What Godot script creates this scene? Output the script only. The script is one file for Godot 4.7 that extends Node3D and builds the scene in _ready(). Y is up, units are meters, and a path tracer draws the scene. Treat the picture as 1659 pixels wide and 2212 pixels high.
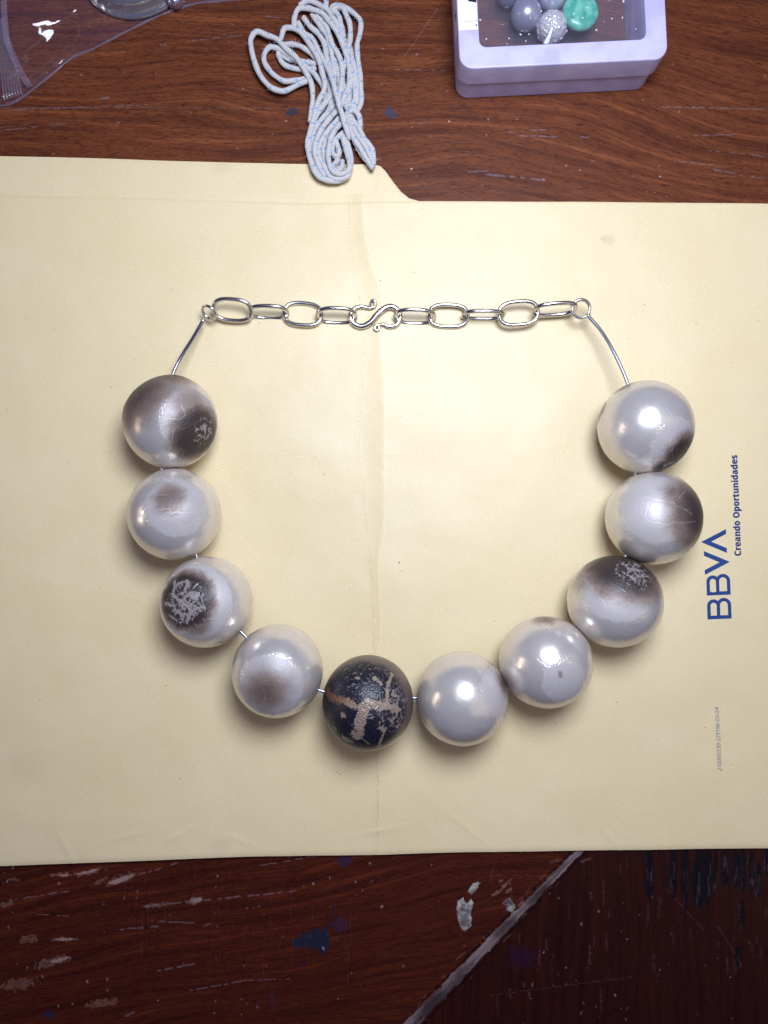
extends Node3D
# Close-up of a necklace of ten worn pearl beads on a manila folder, seen from straight above a wooden table.
# Lengths measured in the photograph are turned into millimetres on the table by spot(); everything is built at real size.

const EYE := 0.29            # camera height above the table, metres
const FOV := 67.0
const MIDDLE := Vector2(829.5, 1106.0)
var mm_per := 0.0            # table millimetres per measuring unit
var rng := RandomNumberGenerator.new()
var used := {}

# ---------------------------------------------------------------- helpers
func spot(x: float, y: float, h := 0.0) -> Vector3:      # measured place at a height of h millimetres -> metres
	var s := mm_per * 0.001 * (EYE - h * 0.001) / EYE
	return Vector3((x - MIDDLE.x) * s, h * 0.001, (y - MIDDLE.y) * s)

func tag(o: Node, label: String, category := "", group := "", kind := "") -> void:
	if label: o.set_meta("label", label)
	if category: o.set_meta("category", category)
	if group: o.set_meta("group", group)
	if kind: o.set_meta("kind", kind)

func numbered(called: String, parent: Node) -> String:
	var key := str(parent.get_instance_id()) + called
	used[key] = used.get(key, -1) + 1
	return called if used[key] == 0 else "%s_%03d" % [called, used[key]]

func thing(called: String, where := Vector3.ZERO) -> Node3D:
	var o := Node3D.new()
	o.name = numbered(called, self)
	o.position = where
	add_child(o, true)
	return o

func put(called: String, mesh: Mesh, mat: Material, parent: Node = self, where := Transform3D()) -> MeshInstance3D:
	var o := MeshInstance3D.new()
	o.name = numbered(called, parent)
	o.mesh = mesh
	o.material_override = null
	if mesh is PrimitiveMesh: mesh.material = mat
	elif mesh is ArrayMesh:
		for i in mesh.get_surface_count(): mesh.surface_set_material(i, mat)
	o.transform = where
	parent.add_child(o, true)
	return o

func mat(color: Color, rough: float, metal := 0.0, spec := 0.5) -> StandardMaterial3D:
	var m := StandardMaterial3D.new()
	m.albedo_color = color
	m.roughness = rough
	m.metallic = metal
	m.metallic_specular = spec
	return m

func noise(s: int, octaves := 3, kind := FastNoiseLite.TYPE_SIMPLEX_SMOOTH) -> FastNoiseLite:
	var n := FastNoiseLite.new()
	n.seed = s
	n.noise_type = kind
	n.frequency = 1.0
	n.fractal_type = FastNoiseLite.FRACTAL_FBM if octaves > 1 else FastNoiseLite.FRACTAL_NONE
	n.fractal_octaves = octaves
	return n

# a mesh from raw arrays; normals are made by the SurfaceTool
func soup(v: PackedVector3Array, idx: PackedInt32Array, uv := PackedVector2Array(), normals := PackedVector3Array(), colors := PackedColorArray()) -> ArrayMesh:
	var a := []
	a.resize(Mesh.ARRAY_MAX)
	a[Mesh.ARRAY_VERTEX] = v
	a[Mesh.ARRAY_INDEX] = idx
	if uv.size(): a[Mesh.ARRAY_TEX_UV] = uv
	if colors.size(): a[Mesh.ARRAY_COLOR] = colors
	if normals.is_empty():
		normals.resize(v.size())
		for t in range(0, idx.size(), 3):
			var n := (v[idx[t + 2]] - v[idx[t]]).cross(v[idx[t + 1]] - v[idx[t]])
			normals[idx[t]] += n
			normals[idx[t + 1]] += n
			normals[idx[t + 2]] += n
		for i in normals.size(): normals[i] = normals[i].normalized()
	a[Mesh.ARRAY_NORMAL] = normals
	var m := ArrayMesh.new()
	m.add_surface_from_arrays(Mesh.PRIMITIVE_TRIANGLES, a)
	return m

# collects pieces with their own normals
class Pile:
	var v := PackedVector3Array()
	var n := PackedVector3Array()
	var uv := PackedVector2Array()
	var idx := PackedInt32Array()
	func mesh() -> ArrayMesh:
		var a := []
		a.resize(Mesh.ARRAY_MAX)
		a[Mesh.ARRAY_VERTEX] = v
		a[Mesh.ARRAY_NORMAL] = n
		a[Mesh.ARRAY_TEX_UV] = uv
		a[Mesh.ARRAY_INDEX] = idx
		var m := ArrayMesh.new()
		m.add_surface_from_arrays(Mesh.PRIMITIVE_TRIANGLES, a)
		return m
	func tri(a: Vector3, b: Vector3, c: Vector3) -> void:     # flat, seen clockwise
		var k := v.size()
		var nn := (c - a).cross(b - a).normalized()
		for p in [a, b, c]:
			v.append(p)
			n.append(nn)
			uv.append(Vector2(p.x, p.z) * 50.0)
		idx.append_array([k, k + 1, k + 2])
	func quad(a: Vector3, b: Vector3, c: Vector3, d: Vector3) -> void:
		tri(a, b, c)
		tri(a, c, d)

func curve(points: Array, closed := false, step := 0.0006) -> PackedVector3Array:     # smooth line through the points
	var out := PackedVector3Array()
	var n := points.size()
	var last := n if closed else n - 1
	for i in last:
		var p1: Vector3 = points[i]
		var p2: Vector3 = points[(i + 1) % n]
		var p0: Vector3 = points[(i - 1 + n) % n] if closed or i > 0 else p1 * 2.0 - p2
		var p3: Vector3 = points[(i + 2) % n] if closed or i + 2 < n else p2 * 2.0 - p1
		var k := maxi(2, int(p1.distance_to(p2) / step))
		for j in k:
			out.append(p1.cubic_interpolate(p2, p0, p3, float(j) / k) if false else catmull(p0, p1, p2, p3, float(j) / k))
	if not closed: out.append(points[n - 1])
	return out

func catmull(p0: Vector3, p1: Vector3, p2: Vector3, p3: Vector3, t: float) -> Vector3:
	return 0.5 * (2.0 * p1 + (p2 - p0) * t + (2.0 * p0 - 5.0 * p1 + 4.0 * p2 - p3) * t * t + (3.0 * p1 - 3.0 * p2 + p3 - p0) * t * t * t)

func tube(pile: Pile, pts: PackedVector3Array, radius, sides := 12, closed := false, per_u := 0.004) -> void:   # radius: float, or Callable of share of length
	var n := pts.size()
	var t0 := (pts[1] - pts[0]).normalized()
	var side := t0.cross(Vector3.UP if absf(t0.y) < 0.9 else Vector3.RIGHT).normalized()
	var first := pile.v.size()
	var gone := 0.0
	var rows := n + 1 if closed else n
	var frames := []
	var was := t0
	for i in n:
		var t: Vector3
		if closed: t = (pts[(i + 1) % n] - pts[(i - 1 + n) % n]).normalized()
		else: t = (pts[mini(i + 1, n - 1)] - pts[maxi(i - 1, 0)]).normalized()
		var axis := was.cross(t)
		if axis.length() > 1e-6: side = side.rotated(axis.normalized(), was.angle_to(t))
		side = (side - t * side.dot(t)).normalized()
		was = t
		frames.append([side, t])
	var twist := 0.0
	if closed:
		var s: Vector3 = frames[n - 1][0]
		twist = s.signed_angle_to(frames[0][0], frames[0][1])
	for i in rows:
		var k := i % n
		var t: Vector3 = frames[k][1]
		var s: Vector3 = frames[k][0]
		if closed and i < n: s = s.rotated(t, twist * float(i) / n)
		if i > 0: gone += pts[k].distance_to(pts[(i - 1) % n])
		var b := t.cross(s)
		var r: float = radius if radius is float else radius.call(float(i) / (rows - 1))
		for j in sides + 1:
			var a := TAU * j / sides
			var d := s * cos(a) + b * sin(a)
			pile.v.append(pts[k] + d * r)
			pile.n.append(d)
			pile.uv.append(Vector2(gone / per_u, float(j) / sides))
	for i in rows - 1:
		for j in sides:
			var a := first + i * (sides + 1) + j
			var c := a + sides + 1
			pile.idx.append_array([a, c, a + 1, c, c + 1, a + 1])
	if not closed:                              # rounded ends
		for e in 2:
			var k := 0 if e == 0 else n - 1
			var t: Vector3 = frames[k][1] * (-1.0 if e == 0 else 1.0)
			var r: float = radius if radius is float else radius.call(float(e))
			var base := first + (0 if e == 0 else (rows - 1) * (sides + 1))
			var tip := pile.v.size()
			pile.v.append(pts[k] + t * r * 0.6)
			pile.n.append(t)
			pile.uv.append(Vector2(0, 0))
			for j in sides:
				if e == 0: pile.idx.append_array([base + j, base + j + 1, tip])
				else: pile.idx.append_array([base + j, tip, base + j + 1])

func grid(nu: int, nv: int, f: Callable, uvf = null) -> ArrayMesh:     # f(u, v) -> Vector3; seen from above u runs right and v runs down
	var v := PackedVector3Array()
	var uv := PackedVector2Array()
	var idx := PackedInt32Array()
	for j in nv + 1:
		for i in nu + 1:
			var p: Vector3 = f.call(float(i) / nu, float(j) / nv)
			v.append(p)
			uv.append(uvf.call(p) if uvf != null else Vector2(float(i) / nu, float(j) / nv))
	for j in nv:
		for i in nu:
			var a := j * (nu + 1) + i
			idx.append_array([a, a + 1, a + nu + 1, a + 1, a + nu + 2, a + nu + 1])
	return soup(v, idx, uv)

func ball(r: float, f = null, rows := 40, cols := 64) -> ArrayMesh:      # sphere whose texture is a disc: the middle is the top, the rim is the bottom
	var v := PackedVector3Array()
	var uv := PackedVector2Array()
	var idx := PackedInt32Array()
	for j in rows + 1:
		var th := PI * j / rows
		for i in cols:
			var ph := TAU * i / cols
			var d := Vector3(sin(th) * cos(ph), cos(th), sin(th) * sin(ph))
			v.append(d * r * (f.call(d) if f != null else 1.0))
			uv.append(Vector2(0.5, 0.5) + Vector2(cos(ph), sin(ph)) * (0.49 * th / PI))
	for j in rows:
		for i in cols:
			var a := j * cols + i
			var b := j * cols + (i + 1) % cols
			idx.append_array([a, b, a + cols, b, b + cols, a + cols])
	return soup(v, idx, uv)

func lathe(profile: Array, cols := 64) -> ArrayMesh:      # profile: (radius, height) in metres, from the outside bottom round to the inside
	var v := PackedVector3Array()
	var idx := PackedInt32Array()
	var n := profile.size()
	for i in cols:
		var a := TAU * i / cols
		for p in profile: v.append(Vector3(cos(a) * p.x, p.y, sin(a) * p.x))
	for i in cols:
		for j in n:
			var a := i * n + j
			var b := ((i + 1) % cols) * n + j
			var c := i * n + (j + 1) % n
			var d := ((i + 1) % cols) * n + (j + 1) % n
			idx.append_array([a, b, c, b, d, c])
	return soup(v, idx)

# ---------------------------------------------------------------- setting up
func _ready() -> void:
	rng.seed = 7
	mm_per = 2.0 * EYE * tan(deg_to_rad(FOV * 0.5)) / 2212.0 * 1000.0
	var cam := Camera3D.new()
	cam.name = "camera"
	cam.fov = FOV
	cam.near = 0.01
	cam.far = 5.0
	cam.transform = Transform3D(Basis(Vector3.RIGHT, -PI / 2), Vector3(0, EYE, 0))
	add_child(cam)
	var we := WorldEnvironment.new()
	we.name = "surroundings"
	var e := Environment.new()
	e.background_mode = Environment.BG_COLOR
	e.background_color = Color(0.042, 0.042, 0.112).linear_to_srgb()
	e.background_energy_multiplier = 1.0
	e.tonemap_mode = Environment.TONE_MAPPER_LINEAR
	e.tonemap_exposure = 1.0
	e.sdfgi_enabled = true
	e.ssao_enabled = true
	e.ssil_enabled = true
	we.environment = e
	add_child(we)
	# the cold desk lamp over the upper right of the folder, a warm bulb across the room on the left, the weak room light on the right
	for k in 2:              # a round lamp head: two squares of light turned against each other
		area_lamp("desk_lamp", Vector3(0.045, 0.320 + 0.001 * k, -0.114), Vector3(0.02, 0.0, -0.03), Vector2(0.125, 0.125), Color(0.735, 0.81, 1.0), 0.085, k * PI / 4)
	area_lamp("room_light", Vector3(0.55, 0.55, 0.10), Vector3.ZERO, Vector2(0.75, 0.75), Color(1.0, 0.88, 0.70), 0.085)
	bulb("warm_bulb", Vector3(-0.75, 0.30, -0.04), 0.05, Color(1.0, 0.84, 0.68), 0.04)
	bulb("warm_bulb_low", Vector3(-0.70, 0.20, 0.12), 0.02, Color(1.0, 0.84, 0.66), 0.02)

	build_table()
	build_folder()
	build_necklace()
	build_cord()
	build_box()
	build_bag()

func area_lamp(called: String, from: Vector3, to: Vector3, size: Vector2, color: Color, energy: float, roll := 0.0) -> void:
	var l := AreaLight3D.new()
	l.name = called
	l.area_size = size
	l.area_normalize_energy = true
	l.light_color = color.linear_to_srgb()
	l.light_energy = energy
	l.area_range = 5.0
	l.shadow_enabled = true
	l.transform = Transform3D(Basis(), from).looking_at(to, Vector3.FORWARD) * Transform3D(Basis(Vector3.BACK, roll), Vector3.ZERO)
	add_child(l)

func bulb(called: String, from: Vector3, size: float, color: Color, energy: float) -> void:
	var l := OmniLight3D.new()
	l.name = called
	l.light_size = size
	l.light_color = color.linear_to_srgb()
	l.light_energy = energy
	l.omni_range = 5.0
	l.omni_attenuation = 2.0
	l.shadow_enabled = true
	l.position = from
	add_child(l)

# ---------------------------------------------------------------- the table
const TEX_W := 1536
const TEX_H := 2048
const TAB_X := 0.36          # metres of table that the picture of the wood covers
const TAB_Z := 0.48
const TAB_Z0 := -0.235
var wood: Image
var wood_bump: Image
var blot: FastNoiseLite

func past_mitre(x: float, z: float) -> float:       # millimetres past the diagonal joint, into the board with the grain running towards the viewer
	return (z - 126.5 + (x - 73.8) * 1.031) * 0.696

func paint_wood() -> void:
	var n_warp := noise(11, 2)
	var n_band := noise(12, 3)
	var n_fine := noise(13, 2)
	var n_pore := noise(14, 1)
	var n_blot := noise(15, 3)
	var px := PackedByteArray()
	px.resize(TEX_W * TEX_H * 3)
	var hw := TEX_W / 2
	var hh := TEX_H / 2
	var hs := PackedFloat32Array()
	hs.resize(hw * hh)
	hs.fill(0.5)
	for j in TEX_H:
		var z := (TAB_Z0 + TAB_Z * (j + 0.5) / TEX_H) * 1000.0
		for i in TEX_W:
			var x := (TAB_X * ((i + 0.5) / TEX_W - 0.5)) * 1000.0
			if z > -108.0 and z < 106.0 and absf(x) < 106.0: continue       # under the folder
			var along := x
			var across := z
			var turned := past_mitre(x, z) > 0.0
			var lo: Color
			var hi: Color
			if turned:
				along = z
				across = x
				lo = Color(0.115, 0.034, 0.026)
				hi = Color(0.225, 0.070, 0.048)
			elif z > 60.0:
				lo = Color(0.175, 0.056, 0.030)
				hi = Color(0.345, 0.142, 0.076)
				across = z + x * 0.16
			else:
				lo = Color(0.265, 0.125, 0.080)
				hi = Color(0.505, 0.285, 0.165)
				across = z - 0.10 * x * smoothstep(20.0, 130.0, x) - maxf(x - 20.0, 0.0) * 0.05
			across += 5.0 * n_warp.get_noise_2d(along * 0.008, across * 0.02)
			var band := n_band.get_noise_2d(along * 0.010, across * 0.30)
			var fine := n_fine.get_noise_2d(along * 0.06, across * 1.7)
			var pore := n_pore.get_noise_2d(along * 0.22, across * 2.6)
			var t := 0.60 + 0.55 * band + 0.26 * fine
			var dark := smoothstep(0.38, 0.72, pore) * 0.55
			dark += smoothstep(0.12, 0.30, band) * smoothstep(0.48, 0.30, band) * 0.25
			t = clampf(t - dark, 0.0, 1.0)
			var c := lo.lerp(hi, t)
			var k := (j * TEX_W + i) * 3
			px[k] = int(c.r * 255.0)
			px[k + 1] = int(c.g * 255.0)
			px[k + 2] = int(c.b * 255.0)
			if i % 2 == 0 and j % 2 == 0: hs[(j / 2) * hw + i / 2] = 0.5 + 0.16 * fine - 0.35 * dark
	wood = Image.create_from_data(TEX_W, TEX_H, false, Image.FORMAT_RGB8, px)
	wood_bump = Image.create_from_data(hw, hh, false, Image.FORMAT_RF, hs.to_byte_array())
	blot = n_blot

# a ragged mark on the wood: middle and half sizes in measuring units, turned; what is scraped off lies lower
func mark(x: float, y: float, rx: float, ry: float, turn: float, color: Color, share: float, ragged := 0.5, relief := 0.0, fibre := 0.0) -> void:
	var p := spot(x, y)
	var u := mm_per * 0.001
	var s := TEX_W / TAB_X
	var ci := (p.x / TAB_X + 0.5) * TEX_W
	var cj := (p.z - TAB_Z0) / TAB_Z * TEX_H
	var reach := int(maxf(rx, ry) * u * s * 1.6) + 2
	var ca := cos(turn)
	var sa := sin(turn)
	for j in range(maxi(0, int(cj) - reach), mini(TEX_H, int(cj) + reach + 1)):
		for i in range(maxi(0, int(ci) - reach), mini(TEX_W, int(ci) + reach + 1)):
			var dx := (i + 0.5 - ci) / (u * s)
			var dy := (j + 0.5 - cj) / (u * s)
			var a := (dx * ca + dy * sa) / rx
			var b := (-dx * sa + dy * ca) / ry
			var d := sqrt(a * a + b * b)
			if d > 1.6: continue
			d += ragged * blot.get_noise_2d(i * 0.09 + x, j * 0.09 + y)
			var m := smoothstep(1.0, 0.78, d) * share
			if fibre > 0.0: m *= smoothstep(fibre - 0.5, fibre + 0.1, blot.get_noise_2d((dx * ca + dy * sa) * 0.05 + x, (-dx * sa + dy * ca) * 0.45 + y) + 0.5)
			if m <= 0.004: continue
			wood.set_pixel(i, j, wood.get_pixel(i, j).lerp(color, m))
			if relief != 0.0 and i % 2 == 0 and j % 2 == 0:
				wood_bump.set_pixel(i / 2, j / 2, Color(wood_bump.get_pixel(i / 2, j / 2).r + relief * m, 0, 0))

func scratch(x0: float, y0: float, x1: float, y1: float, width: float, color: Color, share: float, gaps := 0.5) -> void:
	var d := Vector2(x1 - x0, y1 - y0)
	var n := maxi(2, int(d.length() / maxf(width * 2.0, 1.5)))
	for k in n:
		var t := (k + 0.5) / n
		if blot.get_noise_2d(x0 + t * d.length() * 0.06, y0 * 0.7) * 0.5 + 0.5 < gaps * 0.8: continue
		mark(x0 + d.x * t, y0 + d.y * t + rng.randf_range(-0.6, 0.6), width * 1.6, width * 0.6, d.angle(), color, share, 0.5)

func board(outline: PackedVector2Array, top: float, m: Material, parent: Node) -> void:      # outline in millimetres of the table
	var pile := Pile.new()
	var tris := Geometry2D.triangulate_polygon(outline)
	var cw := Geometry2D.is_polygon_clockwise(outline)
	for t in range(0, tris.size(), 3):
		var p := []
		for k in 3: p.append(Vector3(outline[tris[t + k]].x * 0.001, top, outline[tris[t + k]].y * 0.001))
		if (p[2] - p[0]).cross(p[1] - p[0]).y < 0.0: p.reverse()
		pile.tri(p[0], p[1], p[2])
	var n := outline.size()
	for i in n:
		var a := outline[i]
		var b := outline[(i + 1) % n]
		if not cw:
			var c := a
			a = b
			b = c
		var a3 := Vector3(a.x * 0.001, top, a.y * 0.001)
		var b3 := Vector3(b.x * 0.001, top, b.y * 0.001)
		pile.quad(a3, b3, b3 - Vector3(0, 0.02, 0), a3 - Vector3(0, 0.02, 0))
	for i in pile.v.size():
		pile.uv[i] = Vector2(pile.v[i].x / TAB_X + 0.5, (pile.v[i].z - TAB_Z0) / TAB_Z)
	put("board", pile.mesh(), m, parent)

func build_table() -> void:
	paint_wood()
	var pale := Color(0.47, 0.43, 0.49)
	var chalk := Color(0.52, 0.42, 0.40)
	var inky := Color(0.13, 0.14, 0.27)
	# the upper part: scuffs, crumbs of paint, ink
	mark(632, 241, 16, 8, -0.25, Color(0.20, 0.19, 0.27), 0.85, 0.7)
	mark(846, 246, 14, 11, 0.5, Color(0.25, 0.25, 0.33), 0.85, 0.9)
	mark(838, 236, 5, 8, 0.0, Color(0.25, 0.25, 0.33), 0.8, 0.6)
	for q in [[20, 237, 330, 226, 2.0], [0, 282, 190, 262, 2.2], [0, 276, 60, 268, 1.6], [210, 213, 236, 210, 4.0], [415, 88, 520, 76, 2.4], [555, 33, 625, 40, 2.2], [345, 96, 362, 98, 3.0], [1098, 285, 1180, 280, 3.2], [1120, 293, 1280, 297, 3.2], [1010, 372, 1060, 368, 3.0], [1050, 376, 1185, 390, 5.0], [1455, 348, 1540, 356, 2.6], [1540, 366, 1659, 388, 3.0], [1500, 293, 1590, 290, 2.0], [1530, 325, 1659, 338, 2.0], [1430, 230, 1659, 236, 1.8], [0, 233, 330, 232, 1.4], [330, 232, 830, 236, 1.0], [1430, 231, 1659, 236, 1.4], [830, 149, 960, 152, 1.6], [880, 268, 940, 266, 1.8], [1190, 379, 1190, 360, 1.4]]:
		scratch(q[0], q[1], q[2], q[3], q[4], pale, 0.55, 0.55)
	scratch(874, 122, 946, 18, 1.1, Color(0.55, 0.50, 0.52), 0.55, 0.1)
	for k in 120:
		var x := rng.randf_range(0, 1659)
		var y := rng.randf_range(20, 430)
		mark(x, y, rng.randf_range(1.2, 3.4), rng.randf_range(0.9, 2.0), rng.randf_range(-0.6, 0.6), pale.lerp(Color(0.72, 0.70, 0.74), rng.randf()), rng.randf_range(0.35, 0.85), 0.7)
	for k in 34:                                   # fine knife lines towards the viewer
		var x := rng.randf_range(0, 1659)
		var y := rng.randf_range(150, 420)
		scratch(x, y, x - rng.randf_range(4, 16), y + rng.randf_range(20, 80), 0.8, Color(0.40, 0.30, 0.28), 0.35, 0.3)
	# the lower part: flaked varnish showing pale wood, ink, glue
	for q in [[130, 1890, 24, 5, -0.05], [192, 1884, 38, 6, -0.22], [260, 1899, 40, 9, -0.32], [215, 1905, 18, 4, -0.5], [62, 2027, 22, 11, -0.1], [138, 2029, 25, 5, -0.03], [112, 2078, 42, 10, -0.25], [40, 2126, 40, 13, -0.15], [222, 2167, 40, 10, -0.1], [10, 1954, 28, 6, -0.1], [340, 1955, 30, 6, -0.2], [420, 1946, 18, 9, -0.2], [30, 1900, 14, 4, 0.0]]:
		mark(q[0], q[1], q[2], q[3], q[4], chalk, 0.55, 0.8, -0.25, 0.42)
	for q in [[188, 1884, 26, 3.4, -0.22], [262, 1900, 32, 6, -0.34], [138, 1891, 14, 3, -0.05], [130, 2073, 22, 4.5, -0.22], [425, 1945, 14, 6, -0.2], [140, 2029, 22, 3.2, -0.03]]:
		mark(q[0], q[1], q[2], q[3], q[4], Color(0.60, 0.50, 0.48), 0.8, 0.5, -0.2)
	for q in [[310, 1958, 640, 1925, 4.0], [300, 1890, 390, 1862, 3.5], [260, 2008, 350, 2000, 4.0], [340, 2098, 420, 2082, 4.0], [410, 2140, 530, 2118, 3.6], [530, 2118, 640, 2114, 2.0], [560, 1870, 690, 1848, 2.6], [530, 1962, 570, 1957, 3.0], [20, 1945, 150, 1925, 3.0], [80, 1975, 150, 1979, 2.0], [270, 2196, 300, 2182, 5.0], [440, 2000, 470, 1990, 3.0], [800, 1905, 820, 1895, 2.0], [340, 1990, 420, 1994, 3.0]]:
		scratch(q[0], q[1], q[2], q[3], q[4], Color(0.46, 0.38, 0.43), 0.6, 0.5)
	for p in [[640, 2037, 12, 12], [660, 2032, 18, 18], [682, 2030, 26, 25], [700, 2040, 14, 22], [702, 2015, 9, 18]]:
		mark(p[0], p[1], p[2], p[3], 0.0, Color(0.125, 0.135, 0.205), 0.9, 0.35)
	mark(733, 1998, 20, 18, 0.0, Color(0.22, 0.12, 0.21), 0.8, 0.6)
	mark(721, 1968, 5, 20, 0.2, Color(0.20, 0.12, 0.19), 0.6, 0.5)
	mark(745, 1859, 20, 14, -0.3, Color(0.19, 0.13, 0.22), 0.85, 0.5)
	mark(104, 2192, 14, 8, 0.0, inky, 0.8, 0.5)
	mark(1128, 2068, 34, 26, 0.4, Color(0.17, 0.07, 0.19), 0.6, 0.6)
	mark(657, 2080, 8, 5, 0.0, Color(0.16, 0.08, 0.19), 0.7, 0.5)
	mark(588, 2160, 3, 30, 0.0, Color(0.22, 0.16, 0.25), 0.6, 0.9)
	for k in 60:                                   # saw marks across the grain
		var x := rng.randf_range(270, 760)
		var y := rng.randf_range(1860, 2060)
		scratch(x, y, x - 2, y + rng.randf_range(30, 110), 0.9, Color(0.10, 0.03, 0.04) if k % 3 else Color(0.36, 0.24, 0.28), 0.45, 0.3)
	for k in 130:
		var x := rng.randf_range(0, 1659)
		var y := rng.randf_range(1850, 2212)
		mark(x, y, rng.randf_range(1.0, 2.8), rng.randf_range(1.0, 4.5), rng.randf_range(-0.5, 0.5), Color(0.50, 0.44, 0.46).lerp(Color(0.66, 0.62, 0.66), rng.randf()), rng.randf_range(0.25, 0.75), 0.8)
	for k in 46:
		var x := rng.randf_range(1060, 1659)
		var y := rng.randf_range(1860, 2180)
		mark(x, y, rng.randf_range(1.5, 4.0), rng.randf_range(8, 30), rng.randf_range(-0.05, 0.05), Color(0.36, 0.26, 0.31), rng.randf_range(0.25, 0.6), 0.9, 0.0, 0.5)
	scratch(1060, 2150, 1370, 2110, 1.2, Color(0.42, 0.30, 0.28), 0.55, 0.4)
	scratch(1550, 2000, 1600, 2080, 1.2, Color(0.42, 0.30, 0.28), 0.55, 0.3)
	scratch(1440, 1920, 1520, 2010, 1.2, Color(0.42, 0.32, 0.34), 0.5, 0.4)
	# splinters torn out next to the folder
	for q in [[1402, 1838, 1938, 9], [1454, 1836, 1934, 8], [1480, 1836, 1955, 8], [1510, 1836, 1958, 12], [1528, 1836, 1948, 10], [1546, 1836, 1930, 5], [1566, 1836, 1914, 8], [1590, 1836, 1915, 8], [1604, 1836, 1920, 6], [1623, 1836, 1924, 5], [1638, 1865, 1936, 6], [1656, 1836, 1892, 6], [1603, 1945, 2016, 5], [1594, 2045, 2088, 6]]:
		var y0: float = q[1]
		var y1: float = q[2]
		mark(q[0], (y0 + y1) * 0.5, q[3] * 1.25, (y1 - y0) * 0.62, 0.0, Color(0.05, 0.04, 0.07), 1.0, 0.3, -0.45)
		for k in 7:
			mark(q[0] + rng.randf_range(-0.9, 0.9) * q[3], lerpf(y0, y1, rng.randf_range(0.35, 0.95)), rng.randf_range(0.8, 1.6), (y1 - y0) * rng.randf_range(0.08, 0.25), rng.randf_range(-0.06, 0.06), Color(0.27, 0.24, 0.29).lerp(Color(0.16, 0.05, 0.05), rng.randf()), 0.75, 0.7, 0.3)
	# bruised edges of the mitre, then painted shadow along its filler
	for k in 60:
		var t := k / 60.0
		var x := lerpf(1262, 880, t) + rng.randf_range(-26, 22)
		var y := lerpf(1828, 2222, t) + rng.randf_range(-16, 14)
		mark(x, y, rng.randf_range(4, 16), rng.randf_range(1.5, 4), -0.6 + rng.randf_range(-0.4, 0.4), Color(0.40, 0.27, 0.24), rng.randf_range(0.3, 0.7), 0.9)
	for k in 70:  # dark contour: edge shadow of the filler painted into the wood colour
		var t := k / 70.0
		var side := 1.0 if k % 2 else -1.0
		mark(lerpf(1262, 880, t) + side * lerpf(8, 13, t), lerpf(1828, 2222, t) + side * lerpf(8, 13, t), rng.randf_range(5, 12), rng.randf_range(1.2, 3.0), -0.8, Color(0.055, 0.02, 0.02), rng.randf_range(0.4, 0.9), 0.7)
	for k in 14: mark(1080 + rng.randf_range(-16, 60), 1985 - k * 6 + rng.randf_range(-10, 10), rng.randf_range(5, 14), 3, -0.7, Color(0.52, 0.40, 0.37), 0.6, 0.9)

	var m := mat(Color.WHITE, 0.42)
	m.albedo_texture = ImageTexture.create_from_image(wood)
	m.heightmap_enabled = true
	m.heightmap_texture = ImageTexture.create_from_image(wood_bump)
	m.heightmap_scale = 0.016
	m.metallic_specular = 0.27
	var table := thing("wooden_tabletop")
	tag(table, "scratched dark red-brown wooden tabletop under the folder", "", "", "structure")
	var dx := 0.9
	var diag := func(x: float, off: float) -> Vector2: return Vector2(x + off, 126.5 - (x - 73.8) * 1.031)
	board(PackedVector2Array([Vector2(-250, -260), Vector2(250, -260), diag.call(250, -dx), diag.call(-60, -dx), Vector2(-250, 264.4)]), -0.00004, m, table)
	board(PackedVector2Array([diag.call(250, dx), Vector2(252, 264.4), diag.call(-60, dx)]), -0.00008, m, table)
	# the filler squeezed out of the mitre, ragged and wider towards the viewer
	var fill := noise(31, 3)
	var strip := grid(10, 190, func(u: float, v: float) -> Vector3:
		var x := lerpf(125.0, -32.0, v)
		var c := Vector2(x, 126.5 - (x - 73.8) * 1.031)
		var w := 1.35 * (1.0 + 0.75 * smoothstep(90.0, 15.0, x) + 0.5 * smoothstep(0.0, 0.5, fill.get_noise_1d(v * 9.0)) + 0.5 * fill.get_noise_2d(v * 60.0, (1.0 if u > 0.5 else -1.0) * 3.0) + 0.3 * fill.get_noise_2d(v * 160.0, (1.0 if u > 0.5 else -1.0) * 3.0))
		var s := u * 2.0 - 1.0
		var h := -0.5 + (0.75 + 0.35 * fill.get_noise_2d(v * 16.0, u * 7.0)) * (1.0 - s * s * s * s)
		h -= 0.28 * exp(-pow((s - 0.25) * 4.0, 2.0))
		return Vector3(c.x + s * w * 0.72, h, c.y + s * w * 0.70) * 0.001)
	var fm := mat(Color(0.47, 0.42, 0.41), 0.62)
	fm.albedo_texture = mottle(32, Color(0.45, 0.38, 0.40), Color(1.0, 0.96, 0.98), 3.0)
	fm.uv1_triplanar = true
	fm.uv1_scale = Vector3.ONE * 16.0
	var fo := put("joint_filler", strip, fm, table)
	tag(fo, "grey filler in the diagonal joint")
	# dried flakes of glue
	glue(table, [[985, 1962], [988, 1945], [1000, 1938], [1008, 1950], [1018, 1942], [1024, 1950], [1018, 1972], [1020, 2000], [1006, 2014], [996, 2010], [990, 1990]], 0.9, 41)
	glue(table, [[1090, 1952], [1100, 1938], [1108, 1948], [1114, 1962], [1104, 1972], [1094, 1966]], 0.7, 42)
	glue(table, [[1010, 1925], [1022, 1906], [1040, 1905], [1030, 1922], [1016, 1934]], 0.4, 43)

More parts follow.
